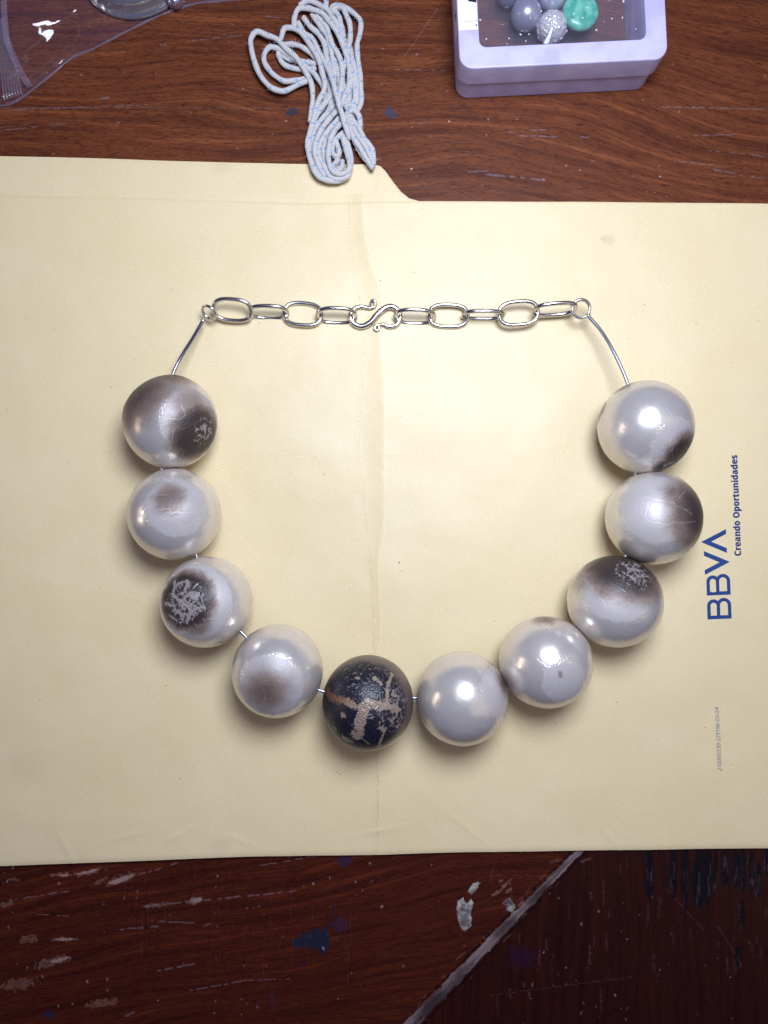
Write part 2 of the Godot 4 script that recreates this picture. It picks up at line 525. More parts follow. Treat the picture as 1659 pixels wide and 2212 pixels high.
func glue(parent: Node, outline: Array, high: float, s: int) -> void:
	var n := noise(s, 3)
	var mid := Vector2.ZERO
	var pts := PackedVector2Array()
	for i in outline.size():                 # a rounder outline
		for k in 5:
			var a := Vector2(outline[i][0], outline[i][1])
			var b := Vector2(outline[(i + 1) % outline.size()][0], outline[(i + 1) % outline.size()][1])
			pts.append(a.lerp(b, k / 5.0) + Vector2(n.get_noise_2d(i * 3.0 + k, 1.0), n.get_noise_2d(i * 3.0 + k, 9.0)) * 4.0)
	for p in pts: mid += p / pts.size()
	var cols := pts.size()
	var v := PackedVector3Array()
	var idx := PackedInt32Array()
	for r in 9:
		var t := r / 8.0
		for p in pts:
			var q := mid.lerp(p, t)
			var h := high * (1.0 - pow(t, 5.0)) * (0.55 + 0.7 * n.get_noise_2d(q.x * 0.08, q.y * 0.08)) + 0.02
			if r == 8: h = -0.1
			v.append(spot(q.x, q.y, h))
	for r in 8:
		for i in cols:
			var a := r * cols + i
			var b := r * cols + (i + 1) % cols
			idx.append_array([a, b, a + cols, b, b + cols, a + cols])
	var me := soup(v, idx)
	var up := 0.0
	for q in me.surface_get_arrays(0)[Mesh.ARRAY_NORMAL]: up += q.y
	if up < 0.0:
		idx.reverse()
		me = soup(v, idx)
	var m := mat(Color.WHITE, 0.5)
	m.albedo_texture = mottle(s, Color(0.30, 0.27, 0.27), Color(0.66, 0.63, 0.60), 3.0)
	m.uv1_triplanar = true
	m.uv1_scale = Vector3.ONE * 55.0
	put("glue_flake", me, m, parent)

func mottle(s: int, a: Color, b: Color, scale: float) -> ImageTexture:
	var n := noise(s, 4)
	n.frequency = scale / 128.0
	var im := n.get_seamless_image(128, 128)
	var out := Image.create(128, 128, false, Image.FORMAT_RGB8)
	for j in 128:
		for i in 128: out.set_pixel(i, j, a.lerp(b, smoothstep(0.25, 0.75, im.get_pixel(i, j).r)))
	return ImageTexture.create_from_image(out)

# ---------------------------------------------------------------- the folder
var n_soft: FastNoiseLite
var n_line: FastNoiseLite
const CREASE_L := [[441, 754], [513, 756], [566, 763], [614, 770], [650, 776], [722, 787], [806, 784], [878, 781], [929, 772], [977, 778], [1049, 787], [1121, 790], [1193, 800], [1289, 805], [1349, 808], [1397, 808], [1640, 816], [1850, 816]]
const CREASE_R := [[441, 782], [506, 787], [554, 796], [597, 808], [619, 816], [638, 823], [722, 822], [830, 828], [926, 831], [1001, 829], [1073, 829], [1157, 827], [1181, 819], [1236, 816], [1313, 820], [1349, 822], [1397, 816], [1640, 819], [1850, 819]]

func along(table: Array, y: float) -> float:
	if y <= table[0][0]: return table[0][1]
	for i in table.size() - 1:
		if y <= table[i + 1][0]:
			return lerpf(table[i][1], table[i + 1][1], (y - table[i][0]) / float(table[i + 1][0] - table[i][0]))
	return table[-1][1]

func level(x: float, y: float) -> float:      # height of the front leaf's upper face in millimetres at a measured place
	var h := 1.35 + 0.30 * n_soft.get_noise_2d(x * 0.0042, y * 0.0042) + 0.05 * n_soft.get_noise_2d(x * 0.016 + 50.0, y * 0.016)
	var wob := 3.0 * n_line.get_noise_1d(y * 0.05) + 1.5 * n_line.get_noise_1d(y * 0.2)
	var l := along(CREASE_L, y) + wob
	var r := along(CREASE_R, y) + wob * 0.8
	var w := maxf(r - l, 3.0)
	var rise := 0.21 * minf(1.0, w / 40.0) + 0.03
	if x > l and x < r: h += rise * (x - l) / w
	elif x >= r: h += rise * smoothstep(6.0 + w * 0.9, 0.0, x - r) * 0.45 if x > r + 2.0 else rise * lerpf(1.0, 0.45, (x - r) / 2.0)
	h += 0.06 * exp(-absf(x - l) / 3.0)
	# small dents along the lower edge
	for d in [[150, 1830, 40, 0.5], [385, 1800, 36, -1.1], [277, 1800, 30, -1.3], [815, 1790, 50, -1.4], [1000, 1780, 60, 0.9], [1310, 1800, 44, 0.7], [520, 1810, 30, 1.2]]:
		var q := Vector2(x - d[0], y - d[1])
		var along_it := q.dot(Vector2(sin(d[3]), cos(d[3])))
		var off := q.dot(Vector2(cos(d[3]), -sin(d[3])))
		h += 0.34 * exp(-absf(off) / 4.0) * exp(-pow(along_it / d[2], 2.0)) * (1.0 if off > 0.0 else 0.6)
	h += 1.1 * smoothstep(1640.0, 1860.0, y) * (1.0 - 0.65 * smoothstep(0.0, 1500.0, x))
	h += 0.25 * smoothstep(520.0, 430.0, y)
	return h

func edge(table: Array, x: float) -> float:
	return along(table, x)

func build_folder() -> void:
	n_soft = noise(51, 2)
	n_line = noise(52, 2)
	var top := [[-60, 426], [0, 427.5], [220, 431], [440, 436], [645, 443], [750, 442], [830, 439], [905, 438], [1294, 440], [1659, 443.5], [1720, 444]]
	var low := [[-60, 1864], [0, 1861], [195, 1853.5], [285, 1850], [525, 1841], [829, 1837], [979, 1832.5], [1659, 1823.5], [1720, 1822.5]]
	var X0 := -40.0
	var X1 := 1700.0
	var folder := thing("manila_folder")
	tag(folder, "cream manila file folder with blue bank logo, lying flat under the pearl necklace", "folder")

	# paper: pale fibres, gloss sparkle painted in as white flecks; dark specks where the photograph shows them
	var n1 := noise(53, 3)
	var n2 := noise(54, 2)
	var W := 1024
	var px := PackedByteArray()
	px.resize(W * W * 3)
	var hs := PackedFloat32Array()
	hs.resize(W * W)
	rng.seed = 19
	for j in W:
		for i in W:
			var big := n1.get_noise_2d(i * 0.006, j * 0.006)
			var fine := n2.get_noise_2d(i * 0.22, j * 0.22)
			var t := 0.5 + 0.28 * big + 0.12 * fine + rng.randf_range(-0.05, 0.05)
			var c := Color(0.898, 0.812, 0.612).lerp(Color(0.926, 0.861, 0.692), t)
			var fleck := n2.get_noise_2d(i * 0.33 + 400.0, j * 0.33)
			if fleck > 0.55: c = c.lerp(Color(0.98, 0.96, 0.91), minf(1.0, (fleck - 0.55) * 4.5))
			var k := (j * W + i) * 3
			px[k] = int(clampf(c.r, 0, 1) * 255.0)
			px[k + 1] = int(clampf(c.g, 0, 1) * 255.0)
			px[k + 2] = int(clampf(c.b, 0, 1) * 255.0)
			hs[j * W + i] = 0.5 + 0.30 * fine + 0.35 * maxf(0.0, fleck - 0.45) + rng.randf_range(-0.06, 0.06)
	var im := Image.create_from_data(W, W, false, Image.FORMAT_RGB8, px)
	var to_px := func(x: float, y: float) -> Vector2: return Vector2((x - X0) / (X1 - X0) * W, (y - 420.0) / 1460.0 * W)
	var dirt := func(x: float, y: float, r: float, c: Color, share: float) -> void:
		var q: Vector2 = to_px.call(x, y)
		var rr := r * W / (X1 - X0)
		for j in range(int(q.y - rr - 2), int(q.y + rr + 3)):
			for i in range(int(q.x - rr - 2), int(q.x + rr + 3)):
				if i < 0 or j < 0 or i >= W or j >= W: continue
				var d := Vector2(i + 0.5 - q.x, j + 0.5 - q.y).length() / maxf(rr, 0.5) + 0.5 * n1.get_noise_2d(i * 0.3, j * 0.3)
				im.set_pixel(i, j, im.get_pixel(i, j).lerp(c, share * smoothstep(1.0, 0.4, d)))
	for q in [[243, 837, 1.8], [862, 1215, 2.0], [868, 1232, 1.6], [687, 752, 1.4], [700, 1025, 1.0], [1045, 1955, 1.5], [735, 1670, 1.7], [728, 1665, 1.3], [1318, 1990, 1.4], [1008, 2480, 1.2], [1452, 1988, 1.2], [1453, 1982, 1.2], [822, 609, 1.5], [895, 590, 1.2], [360, 1480, 1.5], [1330, 1515, 1.6], [1520, 1570, 1.3], [1180, 1480, 1.1], [1200, 1560, 1.2], [868, 900, 1.0], [560, 700, 1.2], [150, 1000, 1.1], [90, 1510, 1.2], [390, 1680, 1.4], [60, 690, 1.0], [1500, 700, 1.0], [1390, 660, 1.0]]:
		dirt.call(q[0], q[1], q[2], Color(0.16, 0.14, 0.13), 0.9)
	for q in [[1312, 521, 18, 0.14], [1300, 519, 8, 0.16], [60, 1650, 60, 0.04], [480, 1822, 26, 0.08]]:
		dirt.call(q[0], q[1], q[2], Color(0.56, 0.52, 0.45), q[3])
	for k in 260:
		dirt.call(rng.randf_range(0, 1659), rng.randf_range(450, 1830), rng.randf_range(0.5, 1.0), Color(0.45, 0.40, 0.33), rng.randf_range(0.25, 0.8))
	for k in 150:                                  # hairlines of dirt along the creases
		var y := 441.0 + k * 9.2
		if n_line.get_noise_1d(y * 0.03) > -0.05: dirt.call(along(CREASE_L, y) + 3.0 * n_line.get_noise_1d(y * 0.05), y, 1.0, Color(0.66, 0.60, 0.48), 0.6)
	for k in 700:                                  # cracked surface along both folds, pale on the inner side
		var y := 441.0 + k * 1.95
		var wob := 3.0 * n_line.get_noise_1d(y * 0.05) + 1.5 * n_line.get_noise_1d(y * 0.2)
		if n_line.get_noise_1d(y * 0.021 + 30.0) > -0.12: dirt.call(along(CREASE_L, y) + wob, y, 0.75, Color(0.60, 0.53, 0.40), 0.5)
		if n_line.get_noise_1d(y * 0.025 + 60.0) > -0.05: dirt.call(along(CREASE_L, y) + wob + 2.0, y, 0.8, Color(0.97, 0.94, 0.86), 0.5)
		if n_line.get_noise_1d(y * 0.022 + 90.0) > -0.15: dirt.call(along(CREASE_R, y) + wob * 0.8 + 1.4, y, 0.8, Color(0.97, 0.94, 0.86), 0.55)
		if y > 1330.0 and n_line.get_noise_1d(y * 0.03) > 0.0: dirt.call(along(CREASE_R, y) + wob - 2.0, y, 0.8, Color(0.62, 0.55, 0.42), 0.5)
	for j in W:                                    # the worn, yellowed strip between the two creases
		var y := 420.0 + 1460.0 * (j + 0.5) / W
		var wob := 3.0 * n_line.get_noise_1d(y * 0.05) + 1.5 * n_line.get_noise_1d(y * 0.2)
		var l := along(CREASE_L, y) + wob
		var r := along(CREASE_R, y) + wob * 0.8
		for i in range(int((l - 14 - X0) / (X1 - X0) * W), int((r + 3 - X0) / (X1 - X0) * W)):
			var x := X0 + (X1 - X0) * (i + 0.5) / W
			var s := smoothstep(l - 12.0, r - 6.0, x) * smoothstep(r + 1.0, r - 1.0, x) * lerpf(0.28, 0.08, smoothstep(1240.0, 1400.0, y))
			im.set_pixel(i, j, im.get_pixel(i, j).lerp(Color(0.83, 0.735, 0.50), s))
	var paper := mat(Color(0.98, 0.98, 0.98), 0.47)
	paper.albedo_texture = ImageTexture.create_from_image(im)
	paper.heightmap_enabled = true
	paper.heightmap_texture = ImageTexture.create_from_image(Image.create_from_data(W, W, false, Image.FORMAT_RF, hs.to_byte_array()))
	paper.heightmap_scale = 0.004
	paper.metallic_specular = 0.5
	var fit := func(p: Vector3) -> Vector2:
		var s := mm_per * 0.001
		return Vector2((p.x / s + MIDDLE.x - X0) / (X1 - X0), (p.z / s + MIDDLE.y - 420.0) / 1460.0)

	# back leaf with the tab: a thin slab following its outline
	var tab := [[-60, 337], [0, 339], [180, 343], [420, 351], [670, 356.5], [806, 357], [822, 361], [832, 371], [850, 396], [867, 417], [884, 430], [905, 436.3], [1294, 438.3], [1659, 441.5], [1720, 442]]
	var nx := 420
	var leaf := func(t_from: Array, t_to: Array, thick: float, height: Callable, rows: int, roll: float) -> ArrayMesh:
		return grid(nx, rows + 3, func(u: float, v: float) -> Vector3:
			var x := lerpf(X0, X1, u)
			var k := int(round(v * (rows + 3)))
			var t := clampf((k - 1.0) / rows, 0.0, 1.0)
			var y := lerpf(edge(t_from, x), edge(t_to, x), t)
			var h: float = height.call(x, y)
			if k == 0: h -= thick
			if roll > 0.0 and k >= rows:
				var a := (k - rows) / 3.0 * PI * 0.9
				y += sin(a) * roll * 1.2 / mm_per + (2.2 if k > rows else 0.0)
				h -= roll * (1.0 - cos(a))
			elif k > rows + 1: h -= thick
			return Vector3((x - MIDDLE.x) * mm_per, h, (y - MIDDLE.y) * mm_per) * 0.001, fit)
	var back_level := func(x: float, y: float) -> float:
		return 0.62 + 0.16 * n_soft.get_noise_2d(x * 0.005 + 9.0, 3.0) + 0.1 * smoothstep(440.0, 350.0, y) - 0.14 * smoothstep(470.0, 520.0, y)
	var bl := put("back_leaf", leaf.call(tab, low, 0.3, back_level, 120, 0.0), paper, folder)
	tag(bl, "longer rear leaf ending in a tab with a rounded corner")
	var fl := put("front_leaf", leaf.call(top, low, 0.32, level, 300, 0.42), paper, folder)
	tag(fl, "front leaf with worn vertical crease and blue print")

	# print: logo letters run up the page, leaning a little
	var blue := mat(Color(0.05, 0.225, 0.47), 0.5)
	var navy := mat(Color(0.08, 0.17, 0.43), 0.5)
	var pale_ink := mat(Color(0.22, 0.30, 0.55), 0.5)
	# letter frame: x reads up the page; one unit = the capital height (52 units measured)
	var lay := func(o: Vector2, ang: float, s: float, q: Vector2, lift: float) -> Vector3:
		var r := Vector2(cos(ang), sin(ang))
		var p := o + (r * q.x + Vector2(-r.y, r.x) * -q.y) * s
		return Vector3((p.x - MIDDLE.x) * mm_per, level(p.x, p.y) + lift, (p.y - MIDDLE.y) * mm_per) * 0.001
	var ang := deg_to_rad(-90.0 - 2.4)
	var ribbon := func(pile: Pile, line: Array, w: float, o: Vector2, lift: float) -> void:
		for i in line.size() - 1:
			var a: Vector2 = line[i]
			var b: Vector2 = line[i + 1]
			var pa: Vector2 = line[maxi(i - 1, 0)]
			var nb: Vector2 = line[mini(i + 2, line.size() - 1)]
			var na := (b - pa).normalized().orthogonal() * w * 0.5
			var nn := (nb - a).normalized().orthogonal() * w * 0.5
			var q := [lay.call(o, ang, 52.0, a + na, lift), lay.call(o, ang, 52.0, b + nn, lift), lay.call(o, ang, 52.0, b - nn, lift), lay.call(o, ang, 52.0, a - na, lift)]
			if (q[2] - q[0]).cross(q[1] - q[0]).y < 0.0: q.reverse()
			pile.quad(q[0], q[1], q[2], q[3])
	var bowl := func(y0: float, y1: float, x0: float, x1: float) -> Array:
		var out := [Vector2(x0, y1)]
		var r := (y1 - y0) * 0.5
		for k in 13:
			var a := PI * 0.5 - PI * k / 12.0
			out.append(Vector2(x1 - r + cos(a) * r, (y0 + y1) * 0.5 + sin(a) * r))
		out.append(Vector2(x0, y0))
		return out
	var letters := [["B", Vector2(1577, 1335)], ["B", Vector2(1575, 1283.5)], ["V", Vector2(1571, 1238)], ["A", Vector2(1567, 1193)]]
	for L in letters:
		var pile := Pile.new()
		var o: Vector2 = L[1]
		if L[0] == "B":
			ribbon.call(pile, [Vector2(0.075, 0.0), Vector2(0.075, 0.995)], 0.15, o, 0.03)
			ribbon.call(pile, bowl.call(0.07, 0.53, 0.1, 0.80), 0.14, o, 0.034)
			ribbon.call(pile, bowl.call(0.53, 0.925, 0.1, 0.755), 0.14, o, 0.038)
		else:
			var up: float = 1.0 if L[0] == "V" else -1.0
			for side in [-1.0, 1.0]:
				var q := []
				for c in [Vector2(-0.495, 1.0), Vector2(-0.295, 1.0), Vector2(0.0, 0.37), Vector2(0.0, -0.06)]:
					q.append(lay.call(o, ang, 52.0, Vector2(0.475 + side * c.x, c.y if up > 0.0 else 1.0 - c.y), 0.03))
				if (q[2] - q[0]).cross(q[1] - q[0]).y < 0.0: q.reverse()
				pile.quad(q[0], q[1], q[2], q[3])
		put("logo_letter", pile.mesh(), blue, folder)
	write(folder, "slogan_print", "Creando Oportunidades", Vector2(1596, 1200), ang, 216.0, true, 0.0, navy, lay)
	write(folder, "number_print", "210000330-229196-05/24", Vector2(1554, 1662), ang, 136.0, false, 0.22, pale_ink, lay)

func write(parent: Node, called: String, text: String, o: Vector2, ang: float, length: float, bold: bool, slant: float, m: Material, lay: Callable) -> void:
	var font := SystemFont.new()
	font.font_names = PackedStringArray(["Droid Sans"])
	font.font_weight = 700 if bold else 400
	var t := TextMesh.new()
	t.text = text
	t.font = font
	t.font_size = 64
	t.pixel_size = 0.01
	t.depth = 0.0
	t.curve_step = 1.0
	var a := t.get_mesh_arrays()
	var v: PackedVector3Array = a[Mesh.ARRAY_VERTEX]
	var idx: PackedInt32Array = a[Mesh.ARRAY_INDEX] if a[Mesh.ARRAY_INDEX] != null else PackedInt32Array(range(v.size()))
	var x0 := INF
	var x1 := -INF
	var y0 := INF
	for p in v:
		x0 = minf(x0, p.x)
		x1 = maxf(x1, p.x)
	var base := -0.16                       # TextMesh centres its line; the base line lies about here
	var s := length / (x1 - x0)
	var out := PackedVector3Array()
	var nn := PackedVector3Array()
	var all := PackedInt32Array()
	for pass_ in (3 if bold else 1):           # printed heavy: the letters are laid over themselves a hair apart
		for i in idx: all.append(i + out.size())
		var nudge: Vector2 = [Vector2.ZERO, Vector2(0.9, 0.5), Vector2(-0.2, 0.8)][pass_]
		for p in v:
			out.append(lay.call(o, ang, 1.0, Vector2((p.x - x0) + slant * (p.y - base), p.y - base) * s + nudge, 0.03 + 0.004 * pass_))
			nn.append(Vector3.UP)
	put(called, soup(out, all, PackedVector2Array(), nn), m, parent)

# ---------------------------------------------------------------- the necklace
const BEAD_R := 16.2         # millimetres
const SIDE := 448            # bead texture side

func build_necklace() -> void:
	var necklace := thing("pearl_necklace")
	tag(necklace, "necklace of ten large worn pearl beads with silver link chain and S hook", "necklace")
	var beads := [
		{"at": [368.5, 911], "wear": [[0.50, 0.02, 0.74, 0.05, 0.85], [-0.55, -0.85, 0.66, 0.10, 0.7]], "burn": [[0.58, 0.28, 0.60, 0.28, 0.97], [-0.66, -0.62, 0.70, 0.55, 0.70], [0.0, -0.98, 0.45, 0.40, 0.62], [0.45, -0.25, 0.5, 0.35, 0.34]], "flake": [[0.70, 0.22, 0.34, 0.45]],
			"cut": [[0.23, -0.49, 0.24, -0.32, 0.28, -0.14, 0.19, -0.06, -0.02, -0.08], [0.05, 0.11, 0.02, 0.40, 0.01, 0.54, 0.07, 0.65], [-0.20, 0.37, -0.02, 0.55], [0.08, 0.79, 0.48, 0.81]], "label": "soot-stained bead with a dark scorched patch at its lower right"},
		{"at": [377, 1110.5], "wear": [[0.05, -0.17, 0.66, 0.05, 0.8]], "burn": [[-0.10, -0.33, 0.30, 0.30, 0.60], [0.1, -0.15, 0.5, 0.4, 0.14]], "flake": [],
			"cut": [[-0.25, -0.69, 0.0, -0.73, 0.17, -0.72], [-0.48, -0.43, -0.16, -0.39], [-0.15, -0.03, 0.60, -0.08], [0.02, 0.37, 0.23, 0.20, 0.61, 0.07], [0.17, -0.41, 0.60, -0.46], [-0.30, -0.10, 0.10, -0.06]], "label": ""},
		{"at": [446.5, 1300], "wear": [[-0.34, 0.0, 0.88, 0.05, 0.85]], "burn": [[-0.48, -0.03, 0.66, 0.18, 1.0], [-0.25, 0.45, 0.30, 0.30, 0.6]], "flake": [[-0.45, 0.1, 0.55, 0.42]], "patch": [[0.05, -0.68, -0.44, -0.71, -0.15, -0.57, -0.03, -0.36, 0.12, -0.27, 0.20, -0.39, 0.32, -0.41, 0.44], [0.045, -0.63, -0.38, -0.42, -0.44, -0.45, -0.23], [0.08, -0.33, -0.15, -0.22, -0.13], [0.03, -0.30, -0.29, -0.20, -0.38], [0.035, -0.86, 0.03, -0.68, 0.09, -0.63, 0.23], [0.03, -0.27, 0.15, -0.06, 0.09], [0.045, -0.60, 0.20, -0.48, 0.32], [0.03, -0.75, 0.30, -0.62, 0.40]],
			"cut": [[0.0, 0.40, 0.28, 0.29], [0.07, 0.47, 0.34, 0.34]], "label": "bead half scorched black with a pale flaked patch"},
		{"at": [599.5, 1449], "wear": [[-0.17, 0.38, 0.72, 0.06, 0.85]], "burn": [[-0.24, 0.44, 0.40, 0.42, 0.60], [0.12, 0.35, 0.25, 0.3, 0.3]], "flake": [], "cut": [[-0.26, 0.42, -0.22, 0.62]], "label": ""},
		{"at": [795, 1517], "wear": [], "burn": [[-0.20, 0.14, 1.22, 0.40, 1.0], [0.0, -0.2, 1.5, 0.3, 0.5]], "dark": true, "flake": [[0.1, -0.55, 0.70, 0.04], [0.55, 0.12, 0.6, 0.30]], "cut": [[0.70, -0.02, 0.86, -0.10]],
			"patch": [[0.085, -0.88, -0.27, -0.82, -0.14, -0.70, -0.07, -0.56, -0.04, -0.42, 0.0, -0.30, 0.06, -0.16, 0.12], [0.105, -0.16, 0.10, 0.0, 0.03, 0.15, 0.06, 0.28, 0.09], [0.08, 0.28, 0.09, 0.42, 0.05, 0.52, 0.10, 0.62, 0.15], [0.125, -0.08, 0.12, -0.10, 0.25, -0.13, 0.36, -0.18, 0.48, -0.19, 0.60, -0.26, 0.68], [0.04, 0.60, 0.16, 0.61, 0.26], [0.045, 0.39, 0.0, 0.39, -0.24, 0.43, -0.40, 0.50, -0.57], [0.02, -0.16, 0.70, 0.04, 0.85], [0.09, -0.48, 0.75, -0.40, 0.78], [0.035, 0.24, 0.90, 0.27, 0.76, 0.35, 0.57, 0.26, 0.51], [0.06, -0.525, 0.262, -0.515, 0.265], [0.04, 0.12, -0.49, 0.20, -0.44, 0.26, -0.36], [0.03, -0.26, -0.49, -0.20, -0.48], [0.05, 0.52, -0.15, 0.58, -0.14], [0.035, 0.65, 0.46, 0.62, 0.50], [0.03, -0.72, 0.52, -0.68, 0.55]],
			"label": "nearly black scorched bead with flaked cream cracks at the bottom of the strand"},
		{"at": [997.5, 1508], "wear": [[0.80, -0.12, 0.50, 0.07, 0.7]], "burn": [[0.90, -0.30, 0.22, 0.22, 0.65]], "flake": [], "cut": [[0.42, -0.63, 0.45, -0.34, 0.42, -0.10], [0.51, -0.69, 0.57, -0.43, 0.63, -0.19], [0.69, -0.66, 0.79, -0.37, 0.80, -0.10], [0.33, 0.18, 0.63, 0.09, 0.89, -0.07], [-0.53, 0.13, -0.46, 0.46], [0.72, 0.40, 0.75, 0.60]], "label": ""},
		{"at": [1179, 1429.5], "wear": [[0.38, 0.44, 0.46, 0.025, 1.0]], "burn": [[0.02, -0.92, 0.22, 0.24, 0.5], [0.28, 0.23, 0.03, 0.03, 0.35], [0.31, 0.28, 0.02, 0.02, 0.3]], "flake": [], "cut": [[-0.16, -0.09, 0.10, 0.14, 0.19, 0.41, 0.16, 0.67], [0.39, -0.15, 0.51, 0.08], [-0.16, -0.88, 0.01, -0.71], [-0.10, -0.97, 0.10, -0.74], [0.12, -0.95, 0.20, -0.86]], "label": ""},
		{"at": [1328, 1299], "wear": [[0.08, -0.36, 0.80, 0.06, 0.85]], "burn": [[0.26, -0.80, 0.84, 0.42, 0.97], [-0.6, -0.55, 0.35, 0.35, 0.35]], "flake": [[0.44, -0.62, 0.45, 0.42]], "cut": [[-0.87, -0.49, -0.63, -0.46, -0.36, -0.17, -0.10, 0.19], [0.12, -0.28, 0.23, -0.18]], "label": "bead with a dark grey scorched crown crossed by pale cracks"},
		{"at": [1411, 1118.5], "wear": [[0.10, -0.24, 0.80, 0.10, 0.75]], "burn": [[0.88, -0.12, 0.66, 0.50, 0.85], [0.42, -0.52, 0.22, 0.25, 0.5]], "flake": [], "cut": [[-0.60, -0.61, -0.24, -0.55, 0.23, -0.55, 0.40, -0.64], [-0.42, -0.38, -0.01, -0.41, 0.34, -0.33, 0.79, -0.08], [-0.13, 0.04, 0.17, 0.12, 0.84, 0.09], [-0.10, -0.32, -0.11, -0.11, -0.16, 0.04], [-0.30, -0.26, -0.32, -0.02], [-0.22, -0.24, -0.24, 0.02], [0.5, -0.42, 0.62, -0.58], [-0.55, -0.55, -0.35, -0.72, -0.1, -0.78]], "label": "bead with a broad brown smudge on its right side"},
		{"at": [1394, 923], "wear": [[0.66, 0.42, 0.60, 0.035, 0.95]], "burn": [[0.74, 0.54, 0.40, 0.26, 1.0], [0.44, 0.82, 0.26, 0.16, 0.95], [-0.99, -0.35, 0.20, 0.22, 0.6], [-0.5, -0.9, 0.22, 0.2, 0.5]], "flake": [[0.48, 0.80, 0.2, 0.4]], "cut": [[0.40, -0.40, 0.53, -0.10, 0.59, 0.21, 0.58, 0.53, 0.54, 0.68], [-0.13, 0.66, 0.16, 0.58, 0.44, 0.53]], "label": "pearly bead with a black burn at its lower right, below the wire"},
	]
	var centres := []
	for i in beads.size():
		var b: Dictionary = beads[i]
		var h := level(b.at[0], b.at[1]) + BEAD_R
		var c := spot(b.at[0], b.at[1], h)
		centres.append(c)
		var ends := []
		for k in [i - 1, i + 1]:
			if k >= 0 and k < beads.size(): ends.append((spot(beads[k].at[0], beads[k].at[1], h) - c).normalized())
		if i == 0: ends.append((spot(385, 783, 16.5) - c).normalized())
		if i == beads.size() - 1: ends.append((spot(1341, 792, 16.5) - c).normalized())
		var o := bead(necklace, b, c, 100 + i * 7, ends)
		if b.label: tag(o, b.label)
	var silver := mat(Color(0.83, 0.815, 0.79), 0.21, 1.0)
	var dull := mat(Color(0.58, 0.59, 0.66), 0.28, 1.0)
	# the wire through the beads, bowed between them as the string lies
	for i in centres.size() - 1:
		var a: Vector3 = centres[i]
		var b: Vector3 = centres[i + 1]
		var pile := Pile.new()
		var d := (b - a).normalized()
		var bow := Vector3(0, 0, 0)
		var away := d.cross(Vector3.UP)
		bow = away * [0.0035, -0.002, -0.0010, 0.001, -0.001, -0.001, 0.001, -0.003, -0.0045][i] + Vector3(0, [0.0, 0.0, 0.001, 0.002, 0.001, 0.001, 0.0, 0.0, 0.0][i], 0)
		var mid := (a + b) * 0.5
		tube(pile, curve([mid - d * 0.008 + bow * 0.4, mid - d * 0.003 + bow, mid + d * 0.003 + bow, mid + d * 0.008 + bow * 0.4], false, 0.0005), 0.00055, 12)
		put("strand_wire", pile.mesh(), dull, necklace)
	# bare ends of the wire, each closed in a soldered loop
	var wl := Pile.new()
	tube(wl, curve([spot(372, 845, 17), spot(372, 814, 16.5), spot(385, 783, 15.5), spot(398, 760, 14), spot(412, 738, 12), spot(425, 716, 10), spot(437, 695, 8.5)]), 0.00062, 14)
	put("end_wire", wl.mesh(), dull, necklace)
	var wr := Pile.new()
	tube(wr, curve([spot(1369, 870, 17), spot(1357, 832, 16.5), spot(1341, 792, 15.5), spot(1320, 750, 14), spot(1297, 713, 12), spot(1272, 684, 10.5)]), 0.00060, 14)
	put("end_wire", wr.mesh(), dull, necklace)
	ring(necklace, "wire_loop", Vector2(451.5, 675), 16.0, 16.0, 8.0, 0.0, 52.0, 0.00055, silver, 30.0, Vector2(438, 693))
	ring(necklace, "wire_loop", Vector2(1255, 667), 19.0, 19.0, 10.0, 0.0, 10.0, 0.00062, silver, 0.0, Vector2(1271, 682))
	# chain: middle, half length, half width (axis of the wire), height, turn in the plane, tilt about the long axis
	for q in [[502, 669.5, 40, 24, 6.4, 4, 36], [580.5, 674.5, 40.5, 24, 4.6, 1, 72], [654, 678.5, 40, 24.5, 2.6, 5, -6], [727, 682, 41, 24, 4.6, 1, 64], [896, 684, 42, 24, 4.8, 1.5, 68], [968.5, 682, 41.5, 23, 3.2, 2, 14], [1044, 680.5, 43.5, 24, 5.6, 0.5, 84], [1120, 676.5, 42, 24.5, 6.6, -5, 10], [1198.5, 668, 45, 24, 8.6, -4, 74]]:
		link(necklace, q, silver)
	# the S hook: thick in the middle, thinning to curled ends
	var s := curve([spot(801, 656.5, 3.2), spot(802.5, 650, 3.0), spot(807.5, 648.5, 2.8), spot(811, 655, 2.6), spot(808.5, 662, 2.4), spot(799.8, 665.5, 2.4), spot(789, 663.5, 2.4), spot(779, 662.5, 2.5), spot(767, 666, 2.6), spot(759, 675, 2.8), spot(757.5, 686.5, 2.8), spot(764.5, 699, 2.7), spot(781.6, 705, 2.7), spot(799.8, 696.5, 3.0), spot(816, 678.5, 3.4), spot(833, 664.5, 3.4), spot(847.5, 662.5, 3.2), spot(860, 671, 3.0), spot(864.5, 686, 2.9), spot(857, 701, 2.8), spot(841, 705.5, 2.7), spot(828, 700.5, 2.7), spot(819.5, 702, 2.6), spot(812.5, 703.5, 2.6), spot(809, 709, 2.5), spot(813, 713.5, 2.5), spot(818.5, 711, 2.5), spot(818.5, 705, 2.5)], false, 0.0004)
	var hook := Pile.new()
	tube(hook, s, func(t: float) -> float: return 0.00048 + 0.00066 * pow(sin(PI * clampf(t, 0.0, 1.0)), 1.1), 16)
	var ho := put("s_hook", hook.mesh(), silver, necklace)
	tag(ho, "S-shaped silver hook joining the two chain ends")

